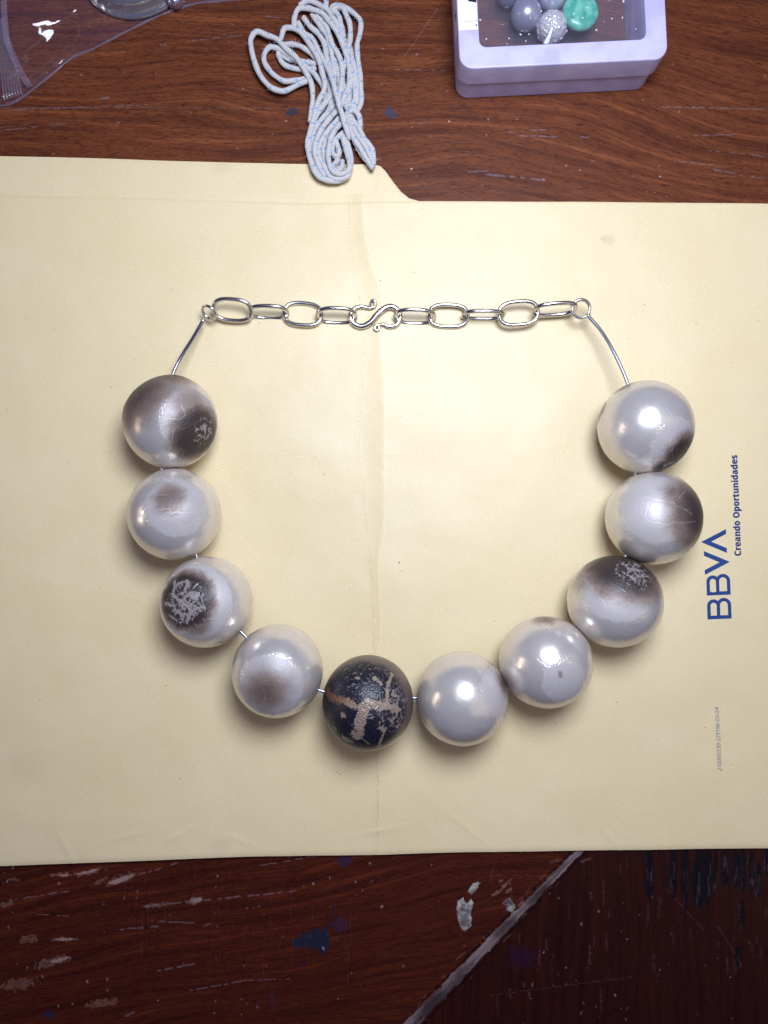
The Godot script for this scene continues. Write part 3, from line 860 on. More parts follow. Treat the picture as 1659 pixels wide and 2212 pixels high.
func ring(parent: Node, called: String, c: Vector2, rx: float, ry: float, h: float, turn: float, tilt: float, r: float, m: Material, head: float, drop: Vector2) -> void:
	var pts := []
	var mid := spot(c.x, c.y, h)
	var s := mm_per * 0.001 * (EYE - h * 0.001) / EYE
	var basis := Basis(Vector3.UP, deg_to_rad(-head)) * Basis(Vector3.RIGHT, deg_to_rad(tilt))
	for k in 16:
		var a := TAU * k / 16.0
		pts.append(mid + basis * Vector3(cos(a) * rx * s, 0, sin(a) * ry * s))
	var pile := Pile.new()
	tube(pile, curve(pts, true, 0.0005), r, 14, true)
	var o := put(called, pile.mesh(), m, parent)
	var blob := ball(0.00085, null, 14, 20)
	put("solder_bead", blob, m, o, Transform3D(Basis(), spot(drop.x, drop.y, h)))

func link(parent: Node, q: Array, m: Material) -> void:
	var h: float = q[4]
	var s := mm_per * 0.001 * (EYE - h * 0.001) / EYE
	var basis := Basis(Vector3.UP, deg_to_rad(-q[5])) * Basis(Vector3.RIGHT, deg_to_rad(q[6]))
	var mid := spot(q[0], q[1], h)
	var pts := []
	for k in 28:                             # a squarish oval
		var a := TAU * k / 28.0
		var cx: float = signf(cos(a)) * pow(absf(cos(a)), 0.72) * q[2]
		var cz: float = signf(sin(a)) * pow(absf(sin(a)), 0.80) * q[3]
		pts.append(mid + basis * Vector3(cx * s, 0, cz * s))
	var pile := Pile.new()
	tube(pile, curve(pts, true, 0.0005), 0.00080, 16, true)
	put("chain_link", pile.mesh(), m, parent)

func bead(parent: Node, b: Dictionary, c: Vector3, s: int, ends: Array) -> MeshInstance3D:
	# measured offsets on the bead's disc (right, down, in radii) -> directions
	var to_eye := (Vector3(0, EYE, 0) - c).normalized()
	var right := (Vector3.RIGHT - to_eye * to_eye.x).normalized()
	var down := right.cross(to_eye) * -1.0
	if down.z < 0.0: down = -down
	var dir := func(x: float, y: float) -> Vector3:
		var r2 := x * x + y * y
		if r2 > 0.98:
			var k := sqrt(0.98 / r2)
			x *= k
			y *= k
			r2 = 0.98
		return (right * x + down * y + to_eye * sqrt(1.0 - r2)).normalized()
	var wears := []
	for w in b.wear: wears.append([dir.call(w[0], w[1]), w[2], w[3], w[4]])
	var burns := []
	for w in b.burn: burns.append([dir.call(w[0], w[1]), w[2], w[3], w[4]])
	var flakes := []
	for w in b.flake: flakes.append([dir.call(w[0], w[1]), w[2], w[3]])
	var nf := noise(s, 3)
	var ng := noise(s + 1, 4)
	var nr := noise(s + 2, 3)
	nr.fractal_type = FastNoiseLite.FRACTAL_RIDGED
	var np := noise(s + 3, 2)
	var dark: bool = b.get("dark", false)
	var N := SIDE
	var rgb := PackedByteArray()
	rgb.resize(N * N * 3)
	var data := PackedFloat32Array()
	data.resize(N * N * 3)
	var pearl := Color(0.845, 0.815, 0.785)
	var chalk := Color(0.655, 0.632, 0.63)
	var soot := Color(0.205, 0.168, 0.155) if not dark else Color(0.075, 0.078, 0.125)
	var smoke := Color(0.435, 0.36, 0.315) if not dark else Color(0.37, 0.285, 0.24)
	var cream := Color(0.57, 0.54, 0.53)
	for j in N:
		var y := (j + 0.5) / N * 2.0 - 1.0
		for i in N:
			var x := (i + 0.5) / N * 2.0 - 1.0
			var r := sqrt(x * x + y * y)
			if r > 1.0: continue
			var th := r / 0.98 * PI
			if th > 2.35: continue
			var st := sin(th) / maxf(r, 1e-5)
			var d := Vector3(x * st, cos(th), y * st)
			var p := d * 3.0
			var n1 := nf.get_noise_3dv(p)
			var n2 := ng.get_noise_3dv(d * 14.0)
			var grain := np.get_noise_3dv(d * 42.0)
			var col := pearl.lerp(Color(0.86, 0.835, 0.80), clampf(0.5 + n1, 0.0, 1.0))
			var rough := 0.27
			var metal := 0.55
			var high := 0.5 + 0.028 * grain
			for w in wears:
				var a := acos(clampf(d.dot(w[0]), -1.0, 1.0)) + 0.07 * n1 + 0.06 * n2
				var m: float = smoothstep(w[1] + w[2], w[1] - w[2], a) * w[3]
				if m > 0.0:
					col = col.lerp(chalk, m * 0.75)
					rough = lerpf(rough, 0.56, m)
					metal = lerpf(metal, 0.12, m)
					high += (0.015 * n2 + 0.05 * grain) * m
				var rim: float = exp(-pow((a - w[1] - 0.03) / 0.055, 2.0)) * w[3]
				high += 0.34 * grain * rim
			var burnt := 0.0
			for w in burns:
				var a := acos(clampf(d.dot(w[0]), -1.0, 1.0)) + 0.07 * n1 + 0.045 * n2 + 0.02 * grain
				burnt = maxf(burnt, smoothstep(w[1] + w[2], w[1] - w[2], a) * w[3])
			if burnt > 0.0:
				var k := clampf(burnt + 0.25 * burnt * grain, 0.0, 1.0)
				col = col.lerp(smoke, smoothstep(0.0, 0.5, k) * 0.85)
				var deep := soot if not dark else soot.lerp(Color(0.165, 0.165, 0.215), smoothstep(0.05, 0.55, n2 + 0.3 * grain))
				col = col.lerp(deep, smoothstep(0.35, 0.95, k))
				rough = lerpf(rough, 0.46 if not dark else 0.40, k)
				metal = lerpf(metal, 0.0, smoothstep(0.1, 0.7, k))
				high += (0.10 * n2 + 0.13 * grain) * k * (1.4 if dark else 1.0)
			for w in flakes:
				var a := acos(clampf(d.dot(w[0]), -1.0, 1.0))
				var m := smoothstep(w[1], w[1] * 0.35, a)
				if m > 0.0:
					var q := nr.get_noise_3dv(d * 5.5 + Vector3(n2, n1, grain) * 0.25) + 0.35 * n2
					var cut := smoothstep(1.12 - 0.70 * m * w[2], 1.20 - 0.70 * m * w[2], q + 0.45)
					var spk := smoothstep(0.52, 0.66, grain + 0.25 * n2) * minf(1.0, m * (0.3 + w[2]))
					var f := maxf(cut, spk * 0.8) * burnt
					col = col.lerp(cream if not dark else Color(0.50, 0.45, 0.43), f)
					rough = lerpf(rough, 0.42, f)
					high += 0.12 * f
			var kk := (j * N + i) * 3
			rgb[kk] = int(clampf(col.r, 0, 1) * 255.0)
			rgb[kk + 1] = int(clampf(col.g, 0, 1) * 255.0)
			rgb[kk + 2] = int(clampf(col.b, 0, 1) * 255.0)
			data[kk] = high
			data[kk + 1] = rough
			data[kk + 2] = metal
	# cuts and flaked cracks, drawn as small dabs along their lines
	var dab := func(d: Vector3, rad: float, col: Color, share: float, lift: float, hard: float) -> void:
		var th := acos(clampf(d.y, -1.0, 1.0))
		var ph := atan2(d.z, d.x)
		var q := Vector2(0.5, 0.5) + Vector2(cos(ph), sin(ph)) * (0.49 * th / PI)
		var e := int(rad / PI * 0.49 * N * 1.8) + 2
		for j in range(maxi(0, int(q.y * N) - e), mini(N, int(q.y * N) + e + 1)):
			for i in range(maxi(0, int(q.x * N) - e), mini(N, int(q.x * N) + e + 1)):
				var x := (i + 0.5) / N * 2.0 - 1.0
				var y := (j + 0.5) / N * 2.0 - 1.0
				var r := sqrt(x * x + y * y)
				var t2 := r / 0.98 * PI
				var st := sin(t2) / maxf(r, 1e-5)
				var p := Vector3(x * st, cos(t2), y * st)
				var a := p.distance_to(d)
				if hard < 1.0: a += rad * 0.95 * ng.get_noise_3dv(p * 9.0) + rad * 0.5 * np.get_noise_3dv(p * 30.0)
				var m := smoothstep(rad, rad * (0.75 if hard < 1.0 else 0.2), a) * share
				if m <= 0.0: continue
				var k := (j * N + i) * 3
				var c2 := Color(rgb[k] / 255.0, rgb[k + 1] / 255.0, rgb[k + 2] / 255.0).lerp(col, m)
				rgb[k] = int(c2.r * 255.0)
				rgb[k + 1] = int(c2.g * 255.0)
				rgb[k + 2] = int(c2.b * 255.0)
				data[k] = maxf(data[k], lerpf(data[k], 0.5 + lift, m))
				if hard < 1.0: data[k] += 0.22 * np.get_noise_3dv(p * 40.0) * m
				data[k + 1] = lerpf(data[k + 1], 0.36, m)
				data[k + 2] = lerpf(data[k + 2], 0.15, m)
	for line in b.get("patch", []):
		var rad: float = line[0]
		for k in range(1, line.size() - 2, 2):
			var a := Vector2(line[k], line[k + 1])
			var e := Vector2(line[k + 2], line[k + 3])
			var steps := maxi(2, int(a.distance_to(e) / (rad * 0.5)))
			for t in steps + 1:
				var q := a.lerp(e, float(t) / steps)
				dab.call(dir.call(q.x, q.y), rad, (Color(0.57, 0.50, 0.43) if dark else Color(0.59, 0.555, 0.54)).lerp(Color(0.44, 0.30, 0.20), (smoothstep(-0.2, -0.7, q.x) * smoothstep(0.3, 0.0, q.y)) if dark else 0.0), 1.0, 0.14, 0.0)
	for d in ends:                                 # grimy rims of the drilled holes
		dab.call(d, 0.15, Color(0.40, 0.35, 0.31), 0.55, -0.3, 0.0)
		dab.call(d, 0.065, Color(0.06, 0.05, 0.05), 1.0, -0.5, 0.0)
	for line in b.cut:
		for k in range(0, line.size() - 2, 2):
			var a := Vector2(line[k], line[k + 1])
			var e := Vector2(line[k + 2], line[k + 3])
			var steps := maxi(2, int(a.distance_to(e) / 0.02))
			for t in steps: 
				var q := a.lerp(e, float(t) / steps)
				q += Vector2(nf.get_noise_2d(q.x * 4.0, q.y * 4.0), nf.get_noise_2d(q.y * 4.0, q.x * 4.0 + 7.0)) * 0.05
				dab.call(dir.call(q.x, q.y), 0.020, Color(0.76, 0.73, 0.75), 0.42, 0.16, 1.0)
	var m := mat(Color.WHITE, 1.0, 1.0)
	m.albedo_texture = ImageTexture.create_from_image(Image.create_from_data(N, N, false, Image.FORMAT_RGB8, rgb))
	var dt := ImageTexture.create_from_image(Image.create_from_data(N, N, false, Image.FORMAT_RGBF, data.to_byte_array()))
	m.roughness_texture = dt
	m.roughness_texture_channel = BaseMaterial3D.TEXTURE_CHANNEL_GREEN
	m.metallic_texture = dt
	m.metallic_texture_channel = BaseMaterial3D.TEXTURE_CHANNEL_BLUE
	m.heightmap_enabled = true
	m.heightmap_texture = dt
	m.heightmap_scale = 0.05
	# worn places are a little flatter
	var squash := Vector3(1.0 + 0.016 * sin(s * 1.7), 1.0 - 0.004, 1.0 + 0.016 * sin(s * 2.9 + 1.0))
	var shape := ball(BEAD_R * 0.001, func(d: Vector3) -> float:
		var k := (d * squash).length() + 0.006 * nf.get_noise_3dv(d * 1.1) + 0.0016 * nf.get_noise_3dv(d * 3.4)
		for w in wears:
			var limit := cos(w[1])
			var c2 := d.dot(w[0])
			if c2 > limit: k *= lerpf(1.0, limit / c2, 0.16 * w[3])
		return k, 96, 144)
	return put("pearl_bead", shape, m, parent, Transform3D(Basis(), c))

# ---------------------------------------------------------------- the hank of cord
func build_cord() -> void:
	var hank := thing("cord_hank")
	tag(hank, "hank of white braided cotton cord flecked with blue, its lower end on the folder tab", "cord")
	# braid: two sets of plies crossing, every other ply of one set carries a blue thread
	var N := 96
	var im := Image.create(N, N, false, Image.FORMAT_RGB8)
	var hs := Image.create(N, N, false, Image.FORMAT_RF)
	for j in N:
		for i in N:
			var u := float(i) / N
			var v := float(j) / N
			var a := fposmod(u * 6.0 + v * 2.0, 1.0)
			var b := fposmod(u * 6.0 - v * 2.0, 1.0)
			var over := fposmod(v * 4.0, 1.0) < 0.5
			var s := a if over else b
			var bump := sin(PI * s)
			var c := Color(0.68, 0.67, 0.665).lerp(Color(0.80, 0.79, 0.78), pow(bump, 0.7))
			if (v > 0.02 and v < 0.34 and absf(u - 0.12 - v * 0.9) < 0.05) or (v > 0.54 and v < 0.74 and absf(u - 0.25 - v * 0.6) < 0.05): c = Color(0.47, 0.64, 0.79).lerp(c, 0.15)
			im.set_pixel(i, j, c)
			hs.set_pixel(i, j, Color(bump, 0, 0))
	var m := mat(Color.WHITE, 0.85)
	m.albedo_texture = ImageTexture.create_from_image(im)
	m.heightmap_enabled = true
	m.heightmap_texture = ImageTexture.create_from_image(hs)
	m.heightmap_scale = 0.008
	m.metallic_specular = 0.3
	m.rim_enabled = true
	m.rim = 0.4
	# strands: name, layer, then places measured on the hank
	var S := [
		["loose_loop", 2.2, [740, 870, 640, 915, 560, 960, 460, 985, 370, 960, 290, 900, 220, 800, 160, 650, 125, 500, 120, 420, 160, 360, 220, 345, 290, 370, 400, 430, 500, 510, 600, 610, 680, 720, 740, 830, 775, 950, 785, 1080, 775, 1200, 765, 1320]],
		["loose_loop", 1.0, [720, 850, 620, 870, 500, 880, 400, 840, 320, 760, 265, 660, 260, 570, 310, 505, 380, 510, 460, 540, 560, 610, 680, 690, 780, 780, 850, 860, 900, 960, 920, 1080]],
		["loose_loop", 0.6, [820, 740, 720, 750, 600, 735, 500, 700, 440, 640, 425, 570, 450, 500, 540, 475, 640, 495, 740, 560, 800, 620, 870, 690]],
		["loose_loop", 0.3, [820, 690, 720, 665, 620, 660, 540, 640, 470, 600, 440, 560]],
		["loose_loop", 1.9, [440, 430, 450, 370, 490, 310, 550, 300, 630, 330, 700, 390, 770, 480, 830, 590, 870, 700, 900, 800, 915, 900, 900, 980, 860, 1080, 820, 1180, 790, 1280, 752, 1420, 738, 1560, 770, 1690, 800, 1800, 850, 1890, 920, 1930]],
		["coil", 2.2, [590, 280, 600, 190, 640, 100, 720, 78, 800, 95, 880, 140, 950, 200, 1010, 280, 1060, 370, 1110, 480, 1150, 580, 1185, 700, 1190, 850, 1170, 960, 1120, 1080, 1080, 1180]],
		["coil", 1.3, [650, 60, 720, 12, 800, 20, 880, 60, 950, 120, 1010, 190, 1060, 280, 1100, 380, 1140, 500, 1180, 620, 1220, 760, 1240, 900, 1240, 1050, 1210, 1180]],
		["coil", 1.2, [990, 110, 1005, 75, 1060, 60, 1130, 90, 1220, 140, 1290, 210, 1308, 290, 1290, 380, 1268, 480, 1268, 580, 1290, 700, 1308, 830, 1318, 950, 1308, 1080, 1280, 1180, 1230, 1270, 1150, 1330]],
		["coil", 1.8, [1000, 100, 1050, 70, 1110, 90, 1150, 150, 1185, 230, 1195, 320, 1185, 420, 1165, 530, 1150, 640, 1120, 760, 1110, 880]],
		["coil", 1.0, [1000, 110, 1060, 160, 1100, 250, 1118, 360, 1122, 470, 1150, 600]],
		["coil", 0.6, [630, 240, 700, 350, 780, 430, 850, 530, 890, 630, 950, 730, 1000, 850, 1030, 960, 1040, 1080]],
		["coil", 1.5, [690, 190, 770, 290, 850, 370, 910, 460, 940, 560, 960, 660, 990, 780, 1010, 890, 1000, 1000, 930, 1100, 860, 1210]],
		["coil", 0.9, [780, 150, 850, 250, 900, 330, 950, 400, 980, 520, 1000, 640, 1020, 760, 1022, 880]],
		["coil", 1.6, [830, 170, 920, 280, 970, 380, 1000, 480, 1050, 540, 1090, 650, 1112, 780, 1110, 900, 1090, 1000, 1060, 1100]],
		["coil", 0.7, [1120, 420, 1190, 520, 1230, 650, 1265, 800, 1285, 920, 1270, 1050, 1240, 1180]],
		["coil", 1.4, [1130, 560, 1190, 680, 1212, 800, 1200, 920, 1150, 1030, 1110, 1130]],
		["coil", 0.5, [1000, 600, 1050, 720, 1070, 860, 1060, 990, 1000, 1100, 960, 1200]],
		["coil", 0.4, [1200, 850, 1180, 1000, 1190, 1130, 1220, 1230]],
		["coil", 0.8, [1090, 760, 1110, 880, 1130, 1000, 1150, 1130, 1190, 1240]],
		["coil", 0.4, [930, 640, 970, 760, 970, 900, 980, 1050, 1000, 1180]],
		["coil", 1.7, [1000, 980, 930, 1090, 860, 1200, 800, 1310, 760, 1410, 740, 1520, 745, 1640, 785, 1760, 815, 1850, 870, 1915, 960, 1950, 1060, 1955, 1140, 1930]],
		["coil", 1.0, [1030, 1130, 940, 1230, 860, 1330, 800, 1440, 770, 1560, 780, 1680, 800, 1780]],
		["coil", 2.0, [1060, 1190, 980, 1270, 890, 1380, 830, 1500, 803, 1620, 825, 1730, 870, 1830, 930, 1905]],
		["coil", 1.5, [1080, 1270, 1000, 1360, 930, 1450, 875, 1560, 862, 1680, 900, 1790, 950, 1880, 1040, 1925, 1140, 1915, 1192, 1850, 1196, 1730, 1180, 1600, 1150, 1510, 1110, 1470]],
		["coil", 2.3, [1100, 1330, 1040, 1400, 985, 1500, 962, 1620, 968, 1730, 1005, 1830, 1080, 1885, 1150, 1870, 1180, 1800, 1160, 1690, 1130, 1590, 1120, 1500]],
		["coil", 1.0, [1120, 1430, 1060, 1470, 1012, 1540, 1000, 1640, 1025, 1690, 1070, 1670, 1068, 1590, 1040, 1530]],
		["coil", 0.6, [1060, 1700, 1050, 1760, 1010, 1800, 1040, 1840, 1090, 1800, 1110, 1740]],
		["coil", 0.5, [1100, 1250, 1040, 1330, 960, 1420, 920, 1560, 910, 1680, 940, 1780]],
		["tie_strand", 3.4, [900, 640, 950, 740, 1000, 870, 1040, 1000, 1070, 1120, 1110, 1260, 1150, 1390, 1195, 1500]],
		["tie_strand", 2.9, [1120, 1300, 1145, 1240, 1190, 1200, 1245, 1200, 1285, 1250, 1302, 1330, 1296, 1400]],
		["tie_strand", 2.0, [1130, 1270, 1190, 1250, 1230, 1260]],
		["cord_end", 2.6, [1170, 1270, 1195, 1380, 1240, 1490, 1300, 1600, 1365, 1710, 1440, 1822]],
		["cord_end", 2.3, [1220, 1290, 1285, 1390, 1345, 1490, 1410, 1585, 1440, 1660, 1445, 1760]],
		["cord_end", 3.0, [1190, 1290, 1255, 1420, 1325, 1540, 1390, 1650, 1450, 1780]],
		["cord_end", 1.6, [1210, 1450, 1270, 1590, 1340, 1690, 1420, 1790]],
		["cord_end", 1.2, [915, -60, 925, 20, 940, 80, 965, 130]],
	]
	rng.seed = 5
	for q in S:
		var pts := []
		var line: Array = q[2]
		for k in range(0, line.size(), 2):
			var x: float = 517.6 + line[k] / 5.0
			var y: float = line[k + 1] / 5.0
			var floor_h := 0.0 if y < 345.0 else lerpf(0.0, 1.0, smoothstep(345.0, 362.0, y))
			var share := float(k) / (line.size() - 2)
			var lay: float = q[1] * (0.45 + 0.55 * sin(PI * clampf(share, 0.04, 0.96)))
			pts.append(spot(x, y, floor_h + 1.1 + lay * 1.45 + rng.randf_range(-0.12, 0.12)))
		var pile := Pile.new()
		var ph := rng.randf() * 9.0
		for k in range(1, pts.size() - 1): pts[k] += Vector3(rng.randf_range(-0.35, 0.35), 0, rng.randf_range(-0.35, 0.35)) * 0.001
		var line3 := curve(pts, false, 0.0007)
		tube(pile, line3, func(t: float) -> float: return 0.00100 + 0.00007 * sin(t * 37.0 + ph) + 0.00004 * sin(t * 91.0 + ph * 2.0), 10, false, 0.0056)
		put(q[0], pile.mesh(), m, hank)
	# loose fibres
	var fuzz := Pile.new()
	for k in 520:
		var q: Array = S[rng.randi_range(0, S.size() - 1)][2]
		var i := rng.randi_range(0, q.size() / 2 - 2)
		var t := rng.randf()
		var x := 517.6 + lerpf(q[i * 2], q[i * 2 + 2], t) / 5.0
		var y := lerpf(q[i * 2 + 1], q[i * 2 + 3], t) / 5.0
		if y < 2.0: continue
		var a := spot(x, y, 2.0 + rng.randf() * 3.0)
		var d := Vector3(rng.randf_range(-1, 1), rng.randf_range(-0.2, 0.5), rng.randf_range(-1, 1)).normalized()
		var e := Vector3(rng.randf_range(-1, 1), 0.2, rng.randf_range(-1, 1)).normalized()
		tube(fuzz, curve([a, a + d * 0.0011, a + d * 0.0017 + e * 0.0009], false, 0.0006), 0.000034, 3)
	var fo := put("loose_fibres", fuzz.mesh(), mat(Color(0.85, 0.85, 0.88), 0.9), hank)
	fo.set_meta("kind", "stuff")

# ---------------------------------------------------------------- the display box and what lies in it
func rounded(half: float, r: float) -> PackedVector2Array:
	var out := PackedVector2Array()
	for k in 4:
		var c: Vector2 = Vector2(half - r, half - r) * [Vector2(1, 1), Vector2(-1, 1), Vector2(-1, -1), Vector2(1, -1)][k]
		for i in 9:
			var a := PI * 0.5 * k + PI * 0.5 * i / 8.0
			out.append(c + Vector2(cos(a), sin(a)) * r)
	return out

func frame_ring(half: float, r: float, inner: float, ri: float, y0: float, y1: float, bevel: float) -> ArrayMesh:     # square ring with rounded corners and softened edges, millimetres
	var v := PackedVector3Array()
	var idx := PackedInt32Array()
	var loops := [[half, y0 + bevel, r], [half, y1 - bevel, r], [half - bevel * 0.3, y1 - bevel * 0.3, r], [half - bevel, y1, r], [inner + bevel * 0.7, y1, ri], [inner + 0.2 * bevel, y1 - bevel * 0.2, ri], [inner, y1 - bevel * 0.7, ri], [inner, y0 + 0.1, ri], [inner + 0.2, y0, ri], [half - bevel, y0, r], [half - bevel * 0.3, y0 + bevel * 0.3, r]]
	var n := 36
	for l in loops:
		for p in rounded(l[0], l[2]): v.append(Vector3(p.x, l[1], p.y) * 0.001)
	for k in loops.size():
		var a0 := k * n
		var b0 := ((k + 1) % loops.size()) * n
		for i in n:
			var i2 := (i + 1) % n
			idx.append_array([a0 + i, a0 + i2, b0 + i, a0 + i2, b0 + i2, b0 + i])
	return soup(v, idx)

func build_box() -> void:
	var a := Vector2(26.6, -154.4)
	var b := Vector2(98.6, -157.9)
	var along_x := (b - a).normalized()
	var mid := (a + b) * 0.5 + Vector2(along_x.y, -along_x.x) * 36.0
	var turn := Transform3D(Basis(Vector3.UP, -along_x.angle()), Vector3(mid.x, 0, mid.y) * 0.001)
	var box := thing("display_box")
	box.transform = turn
	tag(box, "white plastic display box with clear window, standing on the table at the upper right", "box")
	var white := mat(Color(0.785, 0.76, 0.915), 0.42)
	white.albedo_texture = mottle(61, Color(0.93, 0.92, 0.94), Color(1, 1, 1), 4.0)
	white.uv1_triplanar = true
	white.uv1_scale = Vector3.ONE * 18.0
	white.subsurf_scatter_enabled = false
	var base := put("box_base", frame_ring(35.6, 4.5, 29.0, 3.0, 0.0, 10.2, 0.5), white, box)
	var lid := put("box_lid", frame_ring(36.3, 4.8, 29.0, 2.6, 10.35, 21.0, 0.6), white, box)
	tag(lid, "upper half of the box, framing the window")
	var film := mat(Color(0.80, 0.80, 0.90, 0.06), 0.06)
	film.transparency = BaseMaterial3D.TRANSPARENCY_ALPHA
	var sheet := func(y: float, wave: float, s: int) -> ArrayMesh:
		var n := noise(s, 2)
		return grid(30, 30, func(u: float, v: float) -> Vector3: return Vector3((u - 0.5) * 58.4, y + wave * n.get_noise_2d(u * 4.0, v * 4.0), (v - 0.5) * 58.4) * 0.001)
	put("window_pane", sheet.call(17.8, 0.35, 63), film, lid)
	put("floor_pane", sheet.call(6.5, 0.3, 64), film, base)
	# paper label folded over the left edge, with holes punched by a printer
	var lab := Pile.new()
	lab.quad(Vector3(-36.0, 21.06, -12) * 0.001, Vector3(-29.3, 21.06, -12) * 0.001, Vector3(-29.3, 21.06, 23) * 0.001, Vector3(-36.0, 21.06, 23) * 0.001)
	lab.quad(Vector3(-36.38, 20.6, -12) * 0.001, Vector3(-36.38, 20.6, 23) * 0.001, Vector3(-36.38, 12.0, 23) * 0.001, Vector3(-36.38, 12.0, -12) * 0.001)
	var lo := put("label_sticker", lab.mesh(), mat(Color(0.90, 0.87, 0.88), 0.6), lid)
	tag(lo, "white paper sticker with small black dots on the left rim")
	var dots := Pile.new()
	for q in [[-34.9, 2.8], [-32.4, 2.4], [-30.7, 2.6], [-33.0, 11.2], [-31.8, 11.2], [-29.8, 11.0], [-29.6, 4.6]]:
		disc(dots, Vector3(q[0], 21.10, q[1] + 8.8) * 0.001, 0.00018)
	disc(dots, Vector3(-29.8, 21.10, 21.4) * 0.001, 0.0003)
	var black := mat(Color(0.03, 0.03, 0.035), 0.5)
	var dd := put("print_dots", dots.mesh(), black, lo)
	dd.set_meta("kind", "stuff")
	# black print wrapping over the sticker's upper edge, and the figure on its side
	var bar := Pile.new()
	bar.quad(Vector3(-33.6, 21.10, -2) * 0.001, Vector3(-29.4, 21.10, -2) * 0.001, Vector3(-29.4, 21.10, 13.6) * 0.001, Vector3(-32.2, 21.10, 13.0) * 0.001)
	put("print_block", bar.mesh(), black, lo)
	var font := SystemFont.new()
	font.font_names = PackedStringArray(["Droid Sans"])
	font.font_weight = 700
	var t := TextMesh.new()
	t.text = "3"
	t.font = font
	t.font_size = 32
	t.pixel_size = 0.00016
	t.depth = 0.00002
	put("figure_print", t, black, lo, Transform3D(Basis(Vector3(0, 0, 1), Vector3(0, 1, 0), Vector3(-1, 0, 0)), Vector3(-36.42, 16.6, 15.0) * 0.001))
	# crumbs lying on the window
	rng.seed = 66
	var crumbs := Pile.new()
	for k in 60:
		var p := Vector3(rng.randf_range(-28, 28), 18.25, rng.randf_range(-8, 28)) * 0.001
		var r := rng.randf_range(0.12, 0.38) * 0.001
		chip(crumbs, p, r, rng.randf_range(0, TAU), rng.randf_range(1.0, 2.6) if k % 3 == 0 else 1.0)
	var co := put("crumbs", crumbs.mesh(), mat(Color(0.86, 0.85, 0.90), 0.6), lid)
	co.set_meta("kind", "stuff")

	# loose pearls and a stone between the two panes
	var grey := mat(Color(0.66, 0.65, 0.72), 0.30, 0.55)
	var h := 12.3
	tag(put("loose_pearl", ball(0.0055), grey, self, Transform3D(Basis(), spot(1137, 31, h))), "grey round pearl inside the display box, left of the green stone", "pearl", "pearls in the display box")
	var grey2 := mat(Color(0.74, 0.75, 0.82), 0.30, 0.5)
	tag(put("loose_pearl", ball(0.0050), grey2, self, Transform3D(Basis(), spot(1193, -7, h))), "pale silver pearl inside the display box, cut off by the photo's top edge", "pearl", "pearls in the display box")
	var grey3 := mat(Color(0.50, 0.52, 0.60), 0.25, 0.5)
	tag(put("loose_pearl", ball(0.0045), grey3, self, Transform3D(Basis(), spot(1100, -14, h - 1.0))), "small grey pearl at the window's left, almost outside the photo", "pearl", "pearls in the display box")
	var bn := noise(71, 2)
	var bumpy := mat(Color(0.84, 0.83, 0.85), 0.18, 0.35)
	var lump := ball(0.0054, func(d: Vector3) -> float:
		var c := bn.get_noise_3dv(d * 2.0)
		return 1.0 + 0.13 * absf(c) * 1.4 - 0.05, 50, 70)
	tag(put("baroque_pearl", lump, bumpy, self, Transform3D(Basis(), spot(1192, 59, h))), "knobbly white baroque pearl inside the display box below the silver pearls", "pearl")
	var thread := Pile.new()
	for k in 7:
		var o := (k - 3) * 0.9
		tube(thread, curve([spot(1192 + o * 0.6, 62, 18.0), spot(1187 + o, 76, 17.4), spot(1179 + o * 1.8, 94, 16.8)]), 0.00016, 6)
	tag(put("thread_tuft", thread.mesh(), mat(Color(0.90, 0.90, 0.92), 0.35), self), "frayed white thread sticking out over the baroque pearl", "thread")
	var jade := mat(Color.WHITE, 0.22)
	jade.albedo_texture = mottle(73, Color(0.22, 0.62, 0.52), Color(0.46, 0.78, 0.68), 3.0)
	jade.uv1_triplanar = true
	jade.uv1_scale = Vector3.ONE * 60.0
	var coin := lathe([Vector2(0.0001, -0.0018), Vector2(0.0052, -0.0018), Vector2(0.0062, -0.0012), Vector2(0.0066, 0.0), Vector2(0.0062, 0.0012), Vector2(0.0052, 0.0019), Vector2(0.003, 0.0022), Vector2(0.0001, 0.0023)], 48)
	tag(put("green_stone", coin, jade, self, Transform3D(Basis(Vector3.FORWARD, 0.06), spot(1253.5, 27, 13.5))), "round green stone disc inside the display box", "stone")

func disc(pile: Pile, c: Vector3, r: float) -> void:
	for k in 8:
		var a := TAU * k / 8.0
		var b := TAU * (k + 1) / 8.0
		pile.tri(c, c + Vector3(cos(a), 0, sin(a)) * r, c + Vector3(cos(b), 0, sin(b)) * r)

func chip(pile: Pile, c: Vector3, r: float, turn: float, long: float) -> void:      # a tiny irregular crumb
	var top := c + Vector3(0, r * 0.6, 0)
	var n := 6
	for k in n:
		var a := TAU * k / n
		var b := TAU * (k + 1) / n
		var ra := r * (0.75 + 0.5 * fposmod(sin(k * 12.9 + turn * 7.0) * 43.7, 1.0))
		var rb := r * (0.75 + 0.5 * fposmod(sin(((k + 1) % n) * 12.9 + turn * 7.0) * 43.7, 1.0))
		var pa := c + Vector3(cos(a) * ra * long, 0, sin(a) * ra).rotated(Vector3.UP, turn)
		var pb := c + Vector3(cos(b) * rb * long, 0, sin(b) * rb).rotated(Vector3.UP, turn)
		pile.tri(top, pa, pb)

